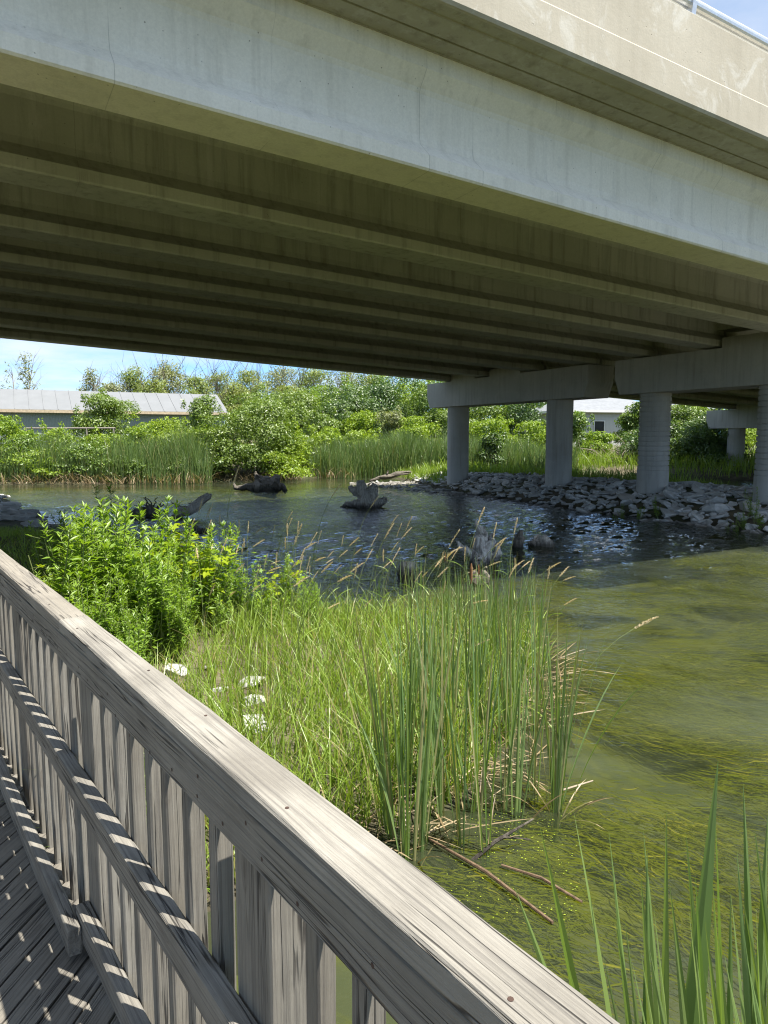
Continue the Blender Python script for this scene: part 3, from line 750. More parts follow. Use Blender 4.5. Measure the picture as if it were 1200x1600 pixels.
SH = [
 (14, 648, 95, 34, 'leaf_bright', 'bright green vine-covered shrub at the far left of the opposite bank'),
 (92, 664, 70, 34.5, 'leaf_bright', 'low leafy shrub below the grey shed wall on the far bank'),
 (50, 700, 100, 32.8, 'leaf_bright', 'spreading low shrub at the waterline below the left end of the shed'),
 (130, 688, 90, 32.6, 'leaf_mid', 'leafy shrub among reeds at the waterline, below the round bush'),
 (200, 712, 70, 32.5, 'leaf_mid', 'small leafy shrub at the waterline left of the tall blue-green reeds'),
 (262, 652, 115, 36, 'leaf_bright', 'lime green shrub in front of the right half of the shed'),
 (312, 662, 85, 35, 'leaf_bright', 'shrub of pale leaves just left of the biggest bush'),
 (345, 668, 80, 34.2, 'leaf_mid', 'darker skirt shrub at the left foot of the biggest bush'),
 (402, 612, 150, 35.2, 'leaf_mid', 'biggest round bush on the far bank, mid green crown over dark gaps'),
 (452, 660, 80, 35.6, 'leaf_bright', 'shrub at the right foot of the biggest bush'),
 (515, 668, 90, 40, 'leaf_bright', 'low yellow-green shrub right of the biggest bush'),
 (565, 672, 80, 41, 'leaf_bright', 'low yellow-green shrub behind the reeds left of the first column'),
 (172, 606, 100, 45, 'leaf_mid', 'round dark green bush in front of the shed roof'),
 (316, 617, 55, 45, 'leaf_mid', 'conical bush hiding the right end of the shed'),
 (470, 606, 110, 47, 'leaf_mid', 'tall shrub behind the biggest bush, mid green'),
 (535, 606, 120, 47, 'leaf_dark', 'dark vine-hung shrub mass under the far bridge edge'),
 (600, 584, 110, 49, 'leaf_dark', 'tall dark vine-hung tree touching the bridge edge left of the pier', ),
 (668, 586, 110, 49, 'leaf_mid', 'leafy tree right behind the left end of the far pier cap'),
 (655, 655, 80, 42, 'leaf_bright', 'yellow-green shrub left of the first smooth column'),
 (612, 640, 50, 43, 'leaf_grey', 'thin greyish shrub with dry tops before the dark trees'),
 (735, 596, 120, 51, 'leaf_mid', 'leafy tree seen between the two smooth columns, left one'),
 (805, 596, 120, 52, 'leaf_dark', 'darker tree seen between the two smooth columns, right one'),
 (760, 652, 90, 43, 'leaf_bright', 'bright shrub between the two smooth columns'),
 (768, 672, 42, 34, 'leaf_dark', 'narrow dark shrub at the pier between the two smooth columns'),
 (835, 664, 70, 43, 'leaf_bright', 'bright shrub just left of the second smooth column'),
 (905, 640, 40, 45, 'leaf_mid', 'slim shrub right of the second smooth column, before the white house'),
 (988, 620, 58, 47, 'leaf_mid', 'shrub beside the white house, left of the ribbed column'),
 (1062, 622, 80, 45, 'leaf_mid', 'leafy shrub right of the ribbed column'),
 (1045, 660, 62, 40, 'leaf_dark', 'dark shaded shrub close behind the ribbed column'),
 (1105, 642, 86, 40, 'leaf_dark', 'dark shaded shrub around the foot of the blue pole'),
 (1175, 622, 120, 62, 'leaf_bright', 'sunlit shrub seen beyond the second pier'),
 (1095, 618, 90, 66, 'leaf_bright', 'sunlit tree far behind the blue pole'),
 (30, 676, 80, 33.4, 'leaf_mid', 'shrub with drooping leaves in front of the pipe rail, far left'),
 (75, 716, 60, 32.2, 'leaf_bright', 'small bright shrub hanging over the water, second from the left edge'),
 (165, 668, 80, 34.8, 'leaf_bright', 'lime shrub directly under the round bush'),
 (220, 664, 70, 35.2, 'leaf_bright', 'lime shrub right of the round bush, over the tall reeds'),
 (285, 714, 60, 32.8, 'leaf_mid', 'small shrub in the reeds left of the biggest bush'),
 (375, 690, 90, 33.8, 'leaf_mid', 'shrub forming the low front of the biggest bush'),
 (430, 700, 90, 34.0, 'leaf_bright', 'bright shrub drooping to the dark stump'),
 (505, 640, 90, 44, 'leaf_mid', 'shrub between the biggest bush and the dark vine-hung mass'),
 (560, 640, 80, 45, 'leaf_bright', 'bright shrub below the dark vine-hung mass'),
 (700, 640, 80, 46, 'leaf_mid', 'shrub behind the first smooth column'),
 (790, 676, 70, 41, 'leaf_bright', 'low bright shrub right of the narrow dark one'),
 (870, 650, 60, 47, 'leaf_mid', 'shrub behind the second smooth column'),
 (935, 674, 60, 43, 'leaf_bright', 'low sunny shrub before the white house wall'),
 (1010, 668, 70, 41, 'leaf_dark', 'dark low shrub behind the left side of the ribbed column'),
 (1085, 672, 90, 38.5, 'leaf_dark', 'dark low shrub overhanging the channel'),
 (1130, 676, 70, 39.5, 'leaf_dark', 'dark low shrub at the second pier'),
 (420, 604, 130, 60, 'leaf_mid', 'mid green tree behind the biggest bush, left one'),
 (500, 598, 130, 62, 'leaf_bright', 'bright tree behind the dark vine-hung mass'),
 (580, 596, 130, 62, 'leaf_mid', 'mid green tree deep behind the far bridge edge'),
 (640, 600, 120, 60, 'leaf_bright', 'bright tree deep behind the pier cap end'),
 (770, 606, 130, 62, 'leaf_bright', 'bright tree deep between the smooth columns'),
 (850, 600, 130, 64, 'leaf_mid', 'mid green tree deep behind the second smooth column'),

]
for px, top, wpx, Y, mt, lab in SH:
    area = (wpx/F*Y)*((690-top)/F*Y+1.2)
    shrub(px, top, wpx, Y, M[mt], lab, n=int(np.clip(area*1150, 5000, 19000)), L=.125+.0022*(Y-33), W=.075+.0014*(Y-33))

def tree(px, top, wpx, Y, mat, label, n=2600, L=.30, W=.12, name='tree', bare=False, group='trees far behind the pond'):
    p = at(px, 690, Y); gz = float(ground_z([p[:2]])[0]); h = at(px, top, Y)[2]-gz; wd = wpx/F*Y
    root = empty(name, (p[0], p[1], gz), rng.uniform(0, 6.28), label, 'tree', group)
    tk = MB(); branchy(tk, (0, 0, -.2), h*.92, wd*.55, 14 if not bare else 18, .16 if not bare else .13, 2, 1.0)
    tk.build('trunk', M['grey_twig'] if bare else M['bark'], root)
    bl = []
    for i in range(22):
        a = rng.uniform(0, 6.28); f = i/21; rr = rng.uniform(.05, .46)*wd*(1.1-f*.85)
        bl.append((math.cos(a)*rr, math.sin(a)*rr, h*(.26+.70*f), wd*rng.uniform(.10, .22), wd*rng.uniform(.10, .22), h*rng.uniform(.06, .13)))
    mb = MB(); crown(mb, bl, int(n*3.6), L, W, shell=(.2, 1.15)); mb.build('crown', mat, root)
TR = [
 (48, 552, 50, 72, 'leaf_grey', 'thin half-bare tree standing above the left end of the shed roof', 260, True),
 (18, 566, 26, 74, 'leaf_grey', 'spindly bare sapling left of the half-bare tree', 70, True),
 (146, 580, 60, 76, 'leaf_grey', 'sparse silvery tree above the middle of the shed roof', 700, True),
 (212, 580, 92, 78, 'leaf_pale', 'upright pale tree above the round bush', 1900, False),
 (264, 574, 110, 80, 'leaf_grey', 'feathery tall tree above the right half of the shed', 2600, False),
 (310, 592, 90, 78, 'leaf_pale', 'low pale tree right of the feathery tall tree', 2000, False),
 (345, 586, 110, 92, 'leaf_pale', 'pale tree at the left end of the distant tree line', 2400, False),
 (395, 582, 115, 94, 'leaf_pale', 'pale tree above the crown of the biggest bush', 2600, False),
 (440, 577, 120, 96, 'leaf_grey', 'greyish tree, tallest of the distant tree line', 2600, False),
 (488, 579, 120, 95, 'leaf_pale', 'pale tree right of the tallest distant tree', 2600, False),
 (540, 582, 120, 96, 'leaf_grey', 'greyish thin tree under the far bridge edge', 1800, False),
 (590, 586, 120, 98, 'leaf_pale', 'pale distant tree partly hidden by the dark vine-hung tree', 2400, False),
 (365, 606, 110, 84, 'leaf_pale', 'broad low pale tree in front of the distant tree line, left one', 3000, False),
 (455, 604, 110, 84, 'leaf_pale', 'broad low pale tree in front of the distant tree line, right one', 3000, False),
 (885, 606, 90, 80, 'leaf_mid', 'tree behind the roof of the white house', 2600, False),
 (705, 590, 110, 90, 'leaf_pale', 'distant tree behind the left smooth column', 2600, False),
 (238, 596, 110, 74, 'leaf_pale', 'low pale tree filling the gap right of the round bush', 2200, False),
 (178, 600, 80, 75, 'leaf_grey', 'low greyish tree behind the round bush', 1600, False),
 (-40, 585, 80, 80, 'leaf_pale', 'pale tree behind the shed beyond the left edge', 2200, False),
]
for px, top, wpx, Y, mt, lab, n, bare in TR: tree(px, top, wpx, Y, M[mt], lab, n, bare=bare)

# reeds along the far bank: one uncountable bed
rb = MB()
def reed_patch(px0, px1, Y0, Y1, n, h0, h1, w=.028, dry=.08, mb=rb):
    Y = rng.uniform(Y0, Y1, n); X = (rng.uniform(px0, px1, n)-600)/F*Y
    P = np.column_stack([X, Y]); z = ground_z(P); ok = z > -.35; P, z = P[ok], np.maximum(z[ok], -.1); m = len(P)
    clump = .5+.5*np.sin(P[:, 0]*1.9+np.sin(P[:, 1]*2.3)*1.4)
    H = (h0+(h1-h0)*rng.random(m))*(.72+.28*clump)
    blades_bulk(mb, np.column_stack([P, z]), H, rng.normal(scale=.17, size=(m, 2))*H[:, None]+np.array([.06, 0]), np.full(m, w), np.where(rng.random(m) < dry, .97, rng.random(m)*.85), 3, .1)
reed_patch(-60, 330, 31.6, 34.5, 5200, 1.2, 2.35)
reed_patch(225, 318, 32.3, 34.2, 1900, 1.3, 2.9)
reed_patch(500, 700, 36.2, 41, 5200, 1.3, 2.3)
reed_patch(560, 640, 36.9, 38.6, 1500, 1.9, 2.5)
reed_patch(700, 900, 33.5, 41, 5600, 1.2, 2.1)
reed_patch(470, 560, 36, 41, 1500, 1.2, 2.0)
tag(rb.build('reed_bed', M['reed']), 'tall blue-green reeds massed along the far bank', 'reeds', kind='stuff')
db = MB()
for (a, b, y0, y1, n) in [(-40, 330, 31.2, 31.9, 420), (470, 560, 35.5, 37.2, 110), (330, 470, 33.0, 33.8, 120)]:
    Y = rng.uniform(y0, y1, n); X = (rng.uniform(a, b, n)-600)/F*Y; P = np.column_stack([X, Y])
    z = np.maximum(ground_z(P), .02); H = rng.uniform(.25, .9, n)
    blades_bulk(db, np.column_stack([P, z]), H*.8, rng.normal(scale=.6, size=(n, 2))*H[:, None], np.full(n, .03), rng.random(n), 3, .5)
tag(db.build('dry_reeds', M['straw']), 'collapsed straw-coloured dead reeds at the waterline of the far bank', 'dead reeds', kind='stuff')
# bank undergrowth, right side under and beyond the bridge
ug = MB()
def undergrowth(pts_sd, n, h0, h1, w, mb):
    s0, s1, D0, D1 = pts_sd
    s = rng.uniform(s0, s1, n); D = rng.uniform(D0, D1, n); P = s[:, None]*BD[:2]+D[:, None]*BN[:2]
    z = ground_z(P); ok = z > .05; P, z = P[ok], z[ok]; m = len(P)
    H = rng.uniform(h0, h1, m)
    blades_bulk(mb, np.column_stack([P, z]), H, rng.normal(scale=.3, size=(m, 2))*H[:, None], np.full(m, w), rng.random(m)*.85, 3, .3)
undergrowth((18.6, 22, 14, 30), 3500, .2, .6, .03, ug)
undergrowth((15.3, 19, 24, 31), 2200, .2, .55, .03, ug)
undergrowth((31, 40, -4, 32), 9000, .4, 1.1, .035, ug)
undergrowth((26, 40, 28, 36), 5000, .5, 1.2, .035, ug)
P = rng.uniform([-60, 34], [60, 80], (9000, 2)); z = ground_z(P); ok = z > .3; P, z = P[ok], z[ok]
blades_bulk(ug, np.column_stack([P, z]), rng.uniform(.4, .9, len(P)), rng.normal(scale=.25, size=(len(P), 2)), np.full(len(P), .07), rng.random(len(P))*.85, 3, .3)
tag(ug.build('undergrowth', M['grass']), 'rough green grass and undergrowth on the banks around the piers', 'grass', kind='stuff')

# ------------------------------------------------------------------ riprap
def rock_mesh(name, k, slab):
    bm = bmesh.new()
    for _ in range(18):
        d = unit(rng.normal(size=3)); r = rng.uniform(.85, 1.0)
        bm.verts.new(np.clip(d*r, [-.78, -.7, -.62], [.78, .7, .62])*np.array([.62, .48, .42*slab]))
    bmesh.ops.convex_hull(bm, input=bm.verts[:])
    for v in [v for v in bm.verts if not v.link_faces]: bm.verts.remove(v)
    bmesh.ops.dissolve_limit(bm, angle_limit=R_(9), verts=bm.verts[:], edges=bm.edges[:])
    bmesh.ops.bevel(bm, geom=bm.edges[:], offset=.012, segments=1, affect='EDGES', profile=.6)
    bmesh.ops.triangulate(bm, faces=[f for f in bm.faces if len(f.verts) > 4])
    me = bpy.data.meshes.new(name); bm.to_mesh(me); bm.free(); me.materials.append(M['rock'])
    return me
RM = [rock_mesh('rock', k, [.55, .8, 1.0, .65][k % 4]) for k in range(12)]
n_rock = 0
cand = []
for s in np.arange(14.35, 19.4, .26):
    for D in np.arange(1.5, 28.5, .30):
        if s > 18.0 and D > 14: continue
        cand.append((s+rng.normal()*.12, D+rng.normal()*.14))
def vis_key(c):
    p = bridge_xy(*c); return np.hypot(*p) + (0 if p[0]/max(p[1], .1) < .60 else 100) + 2.2*max(0, c[0]-17)
cand.sort(key=vis_key)
size_w = lambda r: 'large' if r > .37 else 'mid-sized' if r > .27 else 'small'
COLS = [(13.48, 'left ribbed column'), (9.93, 'right ribbed column'), (23.04, 'far left smooth column'), (17.29, 'second smooth column')]
from collections import Counter
fill = MB()
for i, (s, D) in enumerate(cand):
    p = bridge_xy(s, D)
    big = rng.random() < (.22 if D < 14 else .07)
    sz = rng.uniform(.38, .58) if big else rng.uniform(.18, .36)
    if D > 15: sz *= .88
    if any(abs(s-SP) < .5 and abs(D-c[0]) < .5 for c in COLS): continue
    z = float(ground_z([p])[0]); z = max(z, -.06) + .03
    rot = (rng.normal()*.28, rng.normal()*.28, rng.uniform(0, 6.28))
    if n_rock < 290:
        o = bpy.data.objects.new('riprap_rock', RM[i % len(RM)]); COL.objects.link(o)
        o.location = (p[0], p[1], z); o.rotation_euler = rot; o.scale = (sz*1.3, sz*1.05, sz*.8)
        cD = min(COLS, key=lambda c: abs(c[0]-D))
        row = 'at the waterline' if s < 14.95 else 'just above the waterline' if s < 15.8 else 'near the column feet' if s < 17.3 else 'behind the pier line'
        shp = ['flat slab-like', 'blocky', 'chunky', 'flattish'][i % 4]
        tag(o, f'{size_w(sz)} {shp} grey rock {row}, by the {cD[1]}', 'rock', 'riprap rocks under the bridge pier'); n_rock += 1
    else:
        me = RM[i % len(RM)]; Rm = np.array(Matrix.Rotation(rot[2], 3, 'Z') @ Matrix.Rotation(rot[0], 3, 'X'))
        V = np.array([v.co[:] for v in me.vertices])*np.array([sz*1.3, sz*1.05, sz*.8])@Rm.T + np.array([p[0], p[1], z])
        F4 = [list(f.vertices) for f in me.polygons]
        fill.add(V, [f for f in F4 if len(f) == 4], [f for f in F4 if len(f) == 3])
# small broken stone between the big ones
for i in range(900):
    s, D = rng.uniform(14.4, 19), rng.uniform(4, 28); p = bridge_xy(s, D)
    z = max(float(ground_z([p])[0]), -.05)+.02; sz = rng.uniform(.12, .28); me = RM[i % len(RM)]
    Rm = np.array(Matrix.Rotation(rng.uniform(0, 6.28), 3, 'Z') @ Matrix.Rotation(rng.normal()*.5, 3, 'X'))
    V = np.array([v.co[:] for v in me.vertices])*sz@Rm.T + np.array([p[0], p[1], z])
    F4 = [list(f.vertices) for f in me.polygons]
    fill.add(V, [f for f in F4 if len(f) == 4], [f for f in F4 if len(f) == 3])
# dark rubble of the near left bank, in the bridge shade
for i in range(160):
    tt = rng.random(); a = np.array([-7.2, 15.4]); b = np.array([-15, 26.0]); p = a+(b-a)*tt + np.array([-1, -.7])*rng.uniform(-.1, 1.6)
    z = max(float(ground_z([p])[0]), -.04)+.03; sz = rng.uniform(.2, .6); me = RM[i % len(RM)]
    Rm = np.array(Matrix.Rotation(rng.uniform(0, 6.28), 3, 'Z') @ Matrix.Rotation(rng.normal()*.3, 3, 'X'))
    V = np.array([v.co[:] for v in me.vertices])*sz*np.array([1.3, 1.1, .7])@Rm.T + np.array([p[0], p[1], z])
    F4 = [list(f.vertices) for f in me.polygons]
    fill.add(V, [f for f in F4 if len(f) == 4], [f for f in F4 if len(f) == 3])
tag(fill.build('rubble', M['rock']), 'small broken grey stone lying between the larger riprap rocks', 'rubble', kind='stuff')
# white stones in the near grass
for i, (px, py, sz, lab) in enumerate([(272, 1040, .22, 'white limestone rock in the grass nearest the railing'), (330, 1030, .15, 'small white rock just behind the one nearest the railing'), (386, 1052, .30, 'largest white limestone rock lying in the grass'),
        (392, 1076, .20, 'white rock in front of the largest one in the grass'), (398, 1112, .24, 'white rock half sunk in grass, closest to the cattails'), (340, 1062, .14, 'small white rock left of the largest one')]):
    p = on_water(px, py, .22); g = float(ground_z([p[:2]])[0])
    me = RM[(i*5+2) % len(RM)].copy(); me.materials.clear(); me.materials.append(M['white_rock'])
    o = bpy.data.objects.new('limestone_rock', me); COL.objects.link(o); o.location = (p[0], p[1], g+sz*.06); o.rotation_euler = (rng.normal()*.2, rng.normal()*.2, i*1.3)
    o.scale = (sz*1.1, sz*.9, sz*.85); tag(o, lab, 'rock', 'white rocks in the near grass')

# ------------------------------------------------------------------ stumps and driftwood in the pond
def stump(px, py, name, label, arms, mat, body=None, rot=0.0):
    p = on_water(px, py)
    b = MB(); SC = .86 if 'big grey' in label or 'jagged bleached' in label else 1.0
    for path, rad in arms:
        path = np.array(path, float); n = 9
        tt = np.linspace(0, 1, len(path)); ti = np.linspace(0, 1, n)
        P = np.stack([np.interp(ti, tt, path[:, k]) for k in range(3)], 1); r = np.interp(ti, tt, rad)
        P *= np.array([SC, SC, 1 if False else SC]); r = r*SC
        P[1:-1] += rng.normal(scale=.018, size=(n-2, 3)); b.tube(P, r, 10, wob=.13)
    o = b.build(name, mat, smooth=False); o.location = (p[0], p[1], 0); o.rotation_euler = (0, 0, rot)
    return tag(o, label, 'stump' if 'stump' in name else 'driftwood', 'stumps and driftwood in the pond')
stump(574, 792, 'tree_stump', 'big grey flared tree stump standing in the middle of the pond', [
   ([(0, 0, -.3), (-.05, 0, .25), (-.16, 0, .55), (-.24, .05, .84), (-.25, .05, .93)], [.36, .29, .23, .17, .10]),
   ([(-.1, 0, .3), (-.3, .05, .5), (-.5, .0, .62), (-.60, 0, .74)], [.21, .17, .13, .07]),
   ([(.05, 0, -.3), (.12, 0, .25), (.22, .02, .6), (.27, .05, .78)], [.32, .26, .19, .12]),
   ([(.1, 0, .05), (.4, -.05, .13), (.55, -.05, .2), (.60, -.05, .36)], [.2, .15, .12, .06]),
   ([(0, 0, .05), (-.4, -.1, .1), (-.75, -.1, .06), (-.95, -.1, .0)], [.22, .15, .09, .03]),
   ([(.0, -.05, .1), (.05, -.2, .2), (.02, -.3, -.1)], [.2, .15, .1])], M['drift'])
stump(412, 766, 'tree_stump', 'dark rotten stump under the biggest bush on the far shore', [
   ([(0, 0, -.2), (.1, 0, .25), (.15, 0, .55)], [.5, .42, .12]), ([(.2, 0, 0), (.45, 0, .35), (.5, .1, .62)], [.35, .25, .06]),
   ([(-.1, 0, .1), (-.6, -.1, .14), (-1.05, -.1, .1), (-1.2, 0, .3)], [.25, .15, .1, .03]), ([(0, 0, .3), (-.25, 0, .55), (-.3, 0, .75)], [.2, .12, .03]),
   ([(.3, 0, .1), (.75, -.1, .15), (.9, -.1, -.1)], [.25, .15, .06])], M['drift_dark'])
stump(752, 880, 'tree_stump', 'jagged bleached snag rising from the pond behind the cattails', [
   ([(0, 0, -.2), (.02, 0, .2), (-.02, 0, .45), (-.06, 0, .66), (-.12, .02, .84)], [.2, .15, .12, .07, .015]),
   ([(0, 0, .3), (.04, 0, .5), (.05, .02, .70)], [.1, .07, .015]), ([(.05, 0, .2), (.16, .02, .42), (.2, .0, .58)], [.11, .07, .02]),
   ([(-.05, 0, .05), (-.25, .0, .2), (-.40, -.05, .34), (-.48, -.05, .42)], [.14, .1, .06, .02]),
   ([(0, 0, .06), (.22, 0, .1), (.3, -.05, .24), (.28, -.05, .38)], [.16, .12, .07, .02]),
   ([(0, -.1, .02), (-.1, -.3, .08), (-.12, -.5, .0)], [.14, .1, .05])], M['drift_pale'])
stump(748, 915, 'driftwood', 'short brown driftwood lump just in front of the jagged snag', [
   ([(-.1, 0, -.1), (-.05, 0, .08), (-.06, 0, .2)], [.1, .08, .02]), ([(.05, 0, -.1), (.07, 0, .12), (.1, 0, .26)], [.09, .07, .015])], M['drift_dark'])
stump(636, 897, 'tree_stump', 'small low sawn stump poking out left of the jagged snag', [
   ([(0, 0, -.3), (0, 0, .05), (0, 0, .17)], [.125, .12, .11]), ([(-.08, 0, -.1), (-.1, .02, .1)], [.06, .04])], M['drift'])
stump(811, 856, 'tree_stump', 'thin dark post-like stump right of the jagged snag', [
   ([(0, 0, -.3), (0, 0, .15), (.03, 0, .33)], [.12, .1, .04]), ([(-.02, 0, .1), (-.08, 0, .25)], [.06, .02])], M['drift_dark'])
stump(848, 853, 'tree_stump', 'low rounded brown stump furthest right in the pond', [
   ([(0, 0, -.3), (0, 0, .06), (.02, 0, .16)], [.24, .2, .09]), ([(-.1, 0, 0), (-.28, 0, .04)], [.1, .04])], M['drift'])
stump(300, 808, 'driftwood', 'slanting broken log pointing up to the right, left part of the pond', [
   ([(-.7, 0, -.15), (-.3, 0, .08), (.1, 0, .30), (.45, 0, .56), (.52, 0, .62)], [.08, .11, .13, .09, .02]),
   ([(-.1, 0, .2), (-.35, 0, .30), (-.52, 0, .42)], [.06, .04, .012]), ([(.0, 0, .22), (-.02, .05, .42)], [.04, .01])], M['drift'])
rw = [([(0, 0, -.2), (0, 0, .15), (.02, 0, .3)], [.22, .17, .06])]
for i in range(14):
    a = rng.uniform(-.2, 3.3); rw.append(([(0, 0, .12), (.22*math.cos(a), .1*rng.normal(), .15+.2*abs(math.sin(a))), (.42*math.cos(a), .1*rng.normal(), .18+.36*abs(math.sin(a)))], [.03, .018, .006]))
stump(236, 806, 'driftwood', 'dark root ball with spiky roots left of the slanting log', rw, M['drift_dark'])
stump(217, 808, 'driftwood', 'black pointed wood chunk at the left of the spiky root ball', [([(-.25, 0, -.1), (0, 0, .12), (.06, 0, .26)], [.16, .17, .04])], M['drift_dark'])
stump(305, 832, 'driftwood', 'black floating wood chunk below the slanting log', [([(-.25, 0, 0), (0, 0, .05), (.25, 0, .03)], [.05, .11, .05])], M['drift_dark'])
stump(610, 752, 'driftwood', 'dark drift log at the far tip of the rock bank', [([(-1.0, 0, .02), (-.4, .2, .18), (.4, .3, .35), (1.0, .5, .42)], [.05, .10, .12, .06]), ([(-.2, .2, .2), (-.1, .2, .5)], [.06, .02])], M['drift_dark'])

# ------------------------------------------------------------------ buildings
def shed():
    A = at(-260, 640, 44.0); B = at(352, 640, 55.5)
    d = unit((B-A)[None, :2])[0]; ln = np.linalg.norm((B-A)[:2]); g = .75
    root = empty('metal_shed', (A[0], A[1], g), math.atan2(d[1], d[0]), 'long low grey-green metal shed with pale ribbed roof behind the left bank', 'shed')
    eave = at(0, 640, 49.6)[2]-g; ridge = at(0, 609, 52.5)[2]-g; dep = 7.0
    k = NT('ribbed_wall'); v = k.coord(); wv = k.n('ShaderNodeTexWave', Vector=v, Scale=3.2, _bands_direction='X')
    k.principled(k.mix(k.ramp(wv.outputs[0], [(.75, 0), (.9, .4)]), (.23, .275, .25), (.34, .38, .36)), .5, k.bump(wv.outputs[0], .4, .03)); wallm = k.m
    k = NT('ribbed_roof'); v = k.coord(); n = k.noise(v, 1.4, 5)
    k.principled(k.mix(n, (.17, .175, .175), (.22, .225, .225)), .45); roofm = k.m
    MB().box(0, ln, .45, dep-.45, -.5, eave-.02).build('wall', wallm, root)
    r = MB(); ov = .25
    r.prism([(0, eave), (dep/2, ridge), (dep, eave), (dep, eave+.05), (dep/2, ridge+.05), (0, eave+.05)][::-1], -ov, ln+ov)
    for x in np.arange(-ov+.2, ln+ov, .92):
        r.prism([(0, eave+.05), (dep/2, ridge+.05), (dep/2, ridge+.085), (0, eave+.085)][::-1], x, x+.06)
    roof = r.build('roof', roofm, root)
    MB().box(-ov, ln+ov, -.04, .0, eave-.17, eave+.03).build('fascia', plain('tan_fascia', (.45, .36, .24), .7), roof)
shed()
def house(px0, px1, eave_px, ridge_px, Y, label, windows, g=.85):
    A = at(px0, eave_px, Y); B = at(px1, eave_px, Y+2.5)
    d = unit((B-A)[None, :2])[0]; ln = np.linalg.norm((B-A)[:2])
    root = empty('house', (A[0], A[1], g), math.atan2(d[1], d[0]), label, 'house')
    eave = A[2]-g; ridge = at((px0+px1)/2, ridge_px, Y+4)[2]-g; dep = 7.5
    k = NT('white_siding'); wv = k.n('ShaderNodeTexWave', Vector=k.coord(), Scale=2.6, _bands_direction='X')
    k.principled(k.mix(k.ramp(wv.outputs[0], [(.85, 0), (.95, .5)]), (.5, .5, .48), (.36, .36, .34)), .6); wm_ = k.m
    MB().box(.5, ln-.5, .5, dep-.5, -.6, eave).build('wall', wm_, root)
    rm = plain('pale_shingle', (.20, .21, .22), .8, 0, .12, 3)
    r = MB(); c = dep/2
    V = [(0, 0, eave), (ln, 0, eave), (ln, dep, eave), (0, dep, eave), (c, c, ridge), (ln-c if ln > dep+.5 else c+.6, c, ridge)]
    r.add(V, [(0, 1, 5, 4), (2, 3, 4, 5)], [(1, 2, 5), (3, 0, 4)]); r.add(V[:4], [(3, 2, 1, 0)])
    roof = r.build('roof', rm, root)
    f = MB(); f.box(0, ln, -.03, -.001, eave-.16, eave+.02); f.box(-.03, -.001, 0, dep, eave-.16, eave+.02); f.build('fascia', plain('white_trim', (.75, .75, .72), .6, 0, .05), roof)
    for x, z0, z1, wd in windows:
        w_ = MB()
        for a, b, cc, dd in ((x-.06, x+wd+.06, z0-.06, z0), (x-.06, x+wd+.06, z1, z1+.06), (x-.06, x, z0, z1), (x+wd, x+wd+.06, z0, z1), (x, x+wd, (z0+z1)/2-.02, (z0+z1)/2+.02)):
            w_.box(a, b, .44, .497, cc, dd)
        wf = w_.build('window', plain('window_frame', (.7, .7, .68), .5, 0, .05), root)
        k = NT('window_glass'); k.principled((.03, .035, .04), .06, None, .6); MB().box(x, x+wd, .478, .492, z0, z1).build('pane', k.m, wf)
house(880, 1052, 641, 614, 54, 'white house with pale hip roof and one dark window between the columns', [(3.05, .3, 2.5, .85)])
house(1050, 1150, 645, 628, 70, 'second white house farther off behind the shrubs right of the ribbed column', [(2.0, .8, 2.0, .9)])
# blue pole
p = at(1122, 700, 44); b = MB(); g = float(ground_z([p[:2]])[0])
bp = empty('blue_pole', (p[0], p[1], g), 0, 'slim dark blue pole standing among shaded shrubs near the second pier', 'pole')
MB().tube([(0, 0, -.3), (0, 0, 1.2), (0, 0, 3.95)], [.10, .10, .10], 12).build('shaft', plain('blue_paint', (.04, .12, .20), .5, 0, .1), bp)
MB().tube([(0, 0, 3.95), (0, 0, 4.02)], [.125, .11], 12).build('pole_cap', plain('blue_paint_cap', (.04, .11, .18), .5, 0, .1), bp)
# low pipe rail on the far bank in front of the shed
A, B = at(38, 668, 36.5), at(180, 668, 37.0)
pf = empty('pipe_rail', (A[0], A[1], float(ground_z([A[:2]])[0])), 0, 'low pale pipe rail running through the shrubs in front of the shed', 'rail')
o_ = np.array(pf.location)
MB().tube([A-o_, (A+B)/2-o_, B-o_], .04, 8).build('pipe', M['grey_twig'], pf)
for f in (.02, .35, .68, .98):
    q = A+(B-A)*f-o_; MB().tube([(q[0], q[1], -.2), (q[0], q[1], q[2])], .045, 8).build('post', M['grey_twig'], pf)
# pile of dead brush beside the house
p = at(968, 690, 42); g = float(ground_z([p[:2]])[0]); b = MB()
for i in range(220):
    a = rng.uniform(0, 6.28); q = np.array([rng.normal()*.9, rng.normal()*.6, abs(rng.normal())*.35]); dd = np.array([math.cos(a), math.sin(a)*.6, rng.uniform(.1, 1.0)])*rng.uniform(.4, 1.2)
    b.tube([q, q+dd*.5+rng.normal(scale=.06, size=3), q+dd], [.018, .012, .004], 4, cap=False)
o = b.build('brush_pile', plain('dead_brush', (.34, .28, .23), .9)); o.location = (p[0], p[1], g); tag(o, 'pile of bare grey-brown dead branches beside the white house', 'brush pile')

# ------------------------------------------------------------------ near bank plants
def land_points(n, x0, x1, y0, y1, dmin=.05, dmax=99, amin=.72):
    out = []
    while len(out) < n:
        P = rng.uniform([x0, y0], [x1, y1], (n*3, 2)); d = sdf(P, POND)
        ok = (d > dmin) & (d < dmax) & (P@RR[:2] > amin)
        out += list(P[ok])
    return np.array(out[:n])
def gz1(p): return float(ground_z([p[:2]])[0])
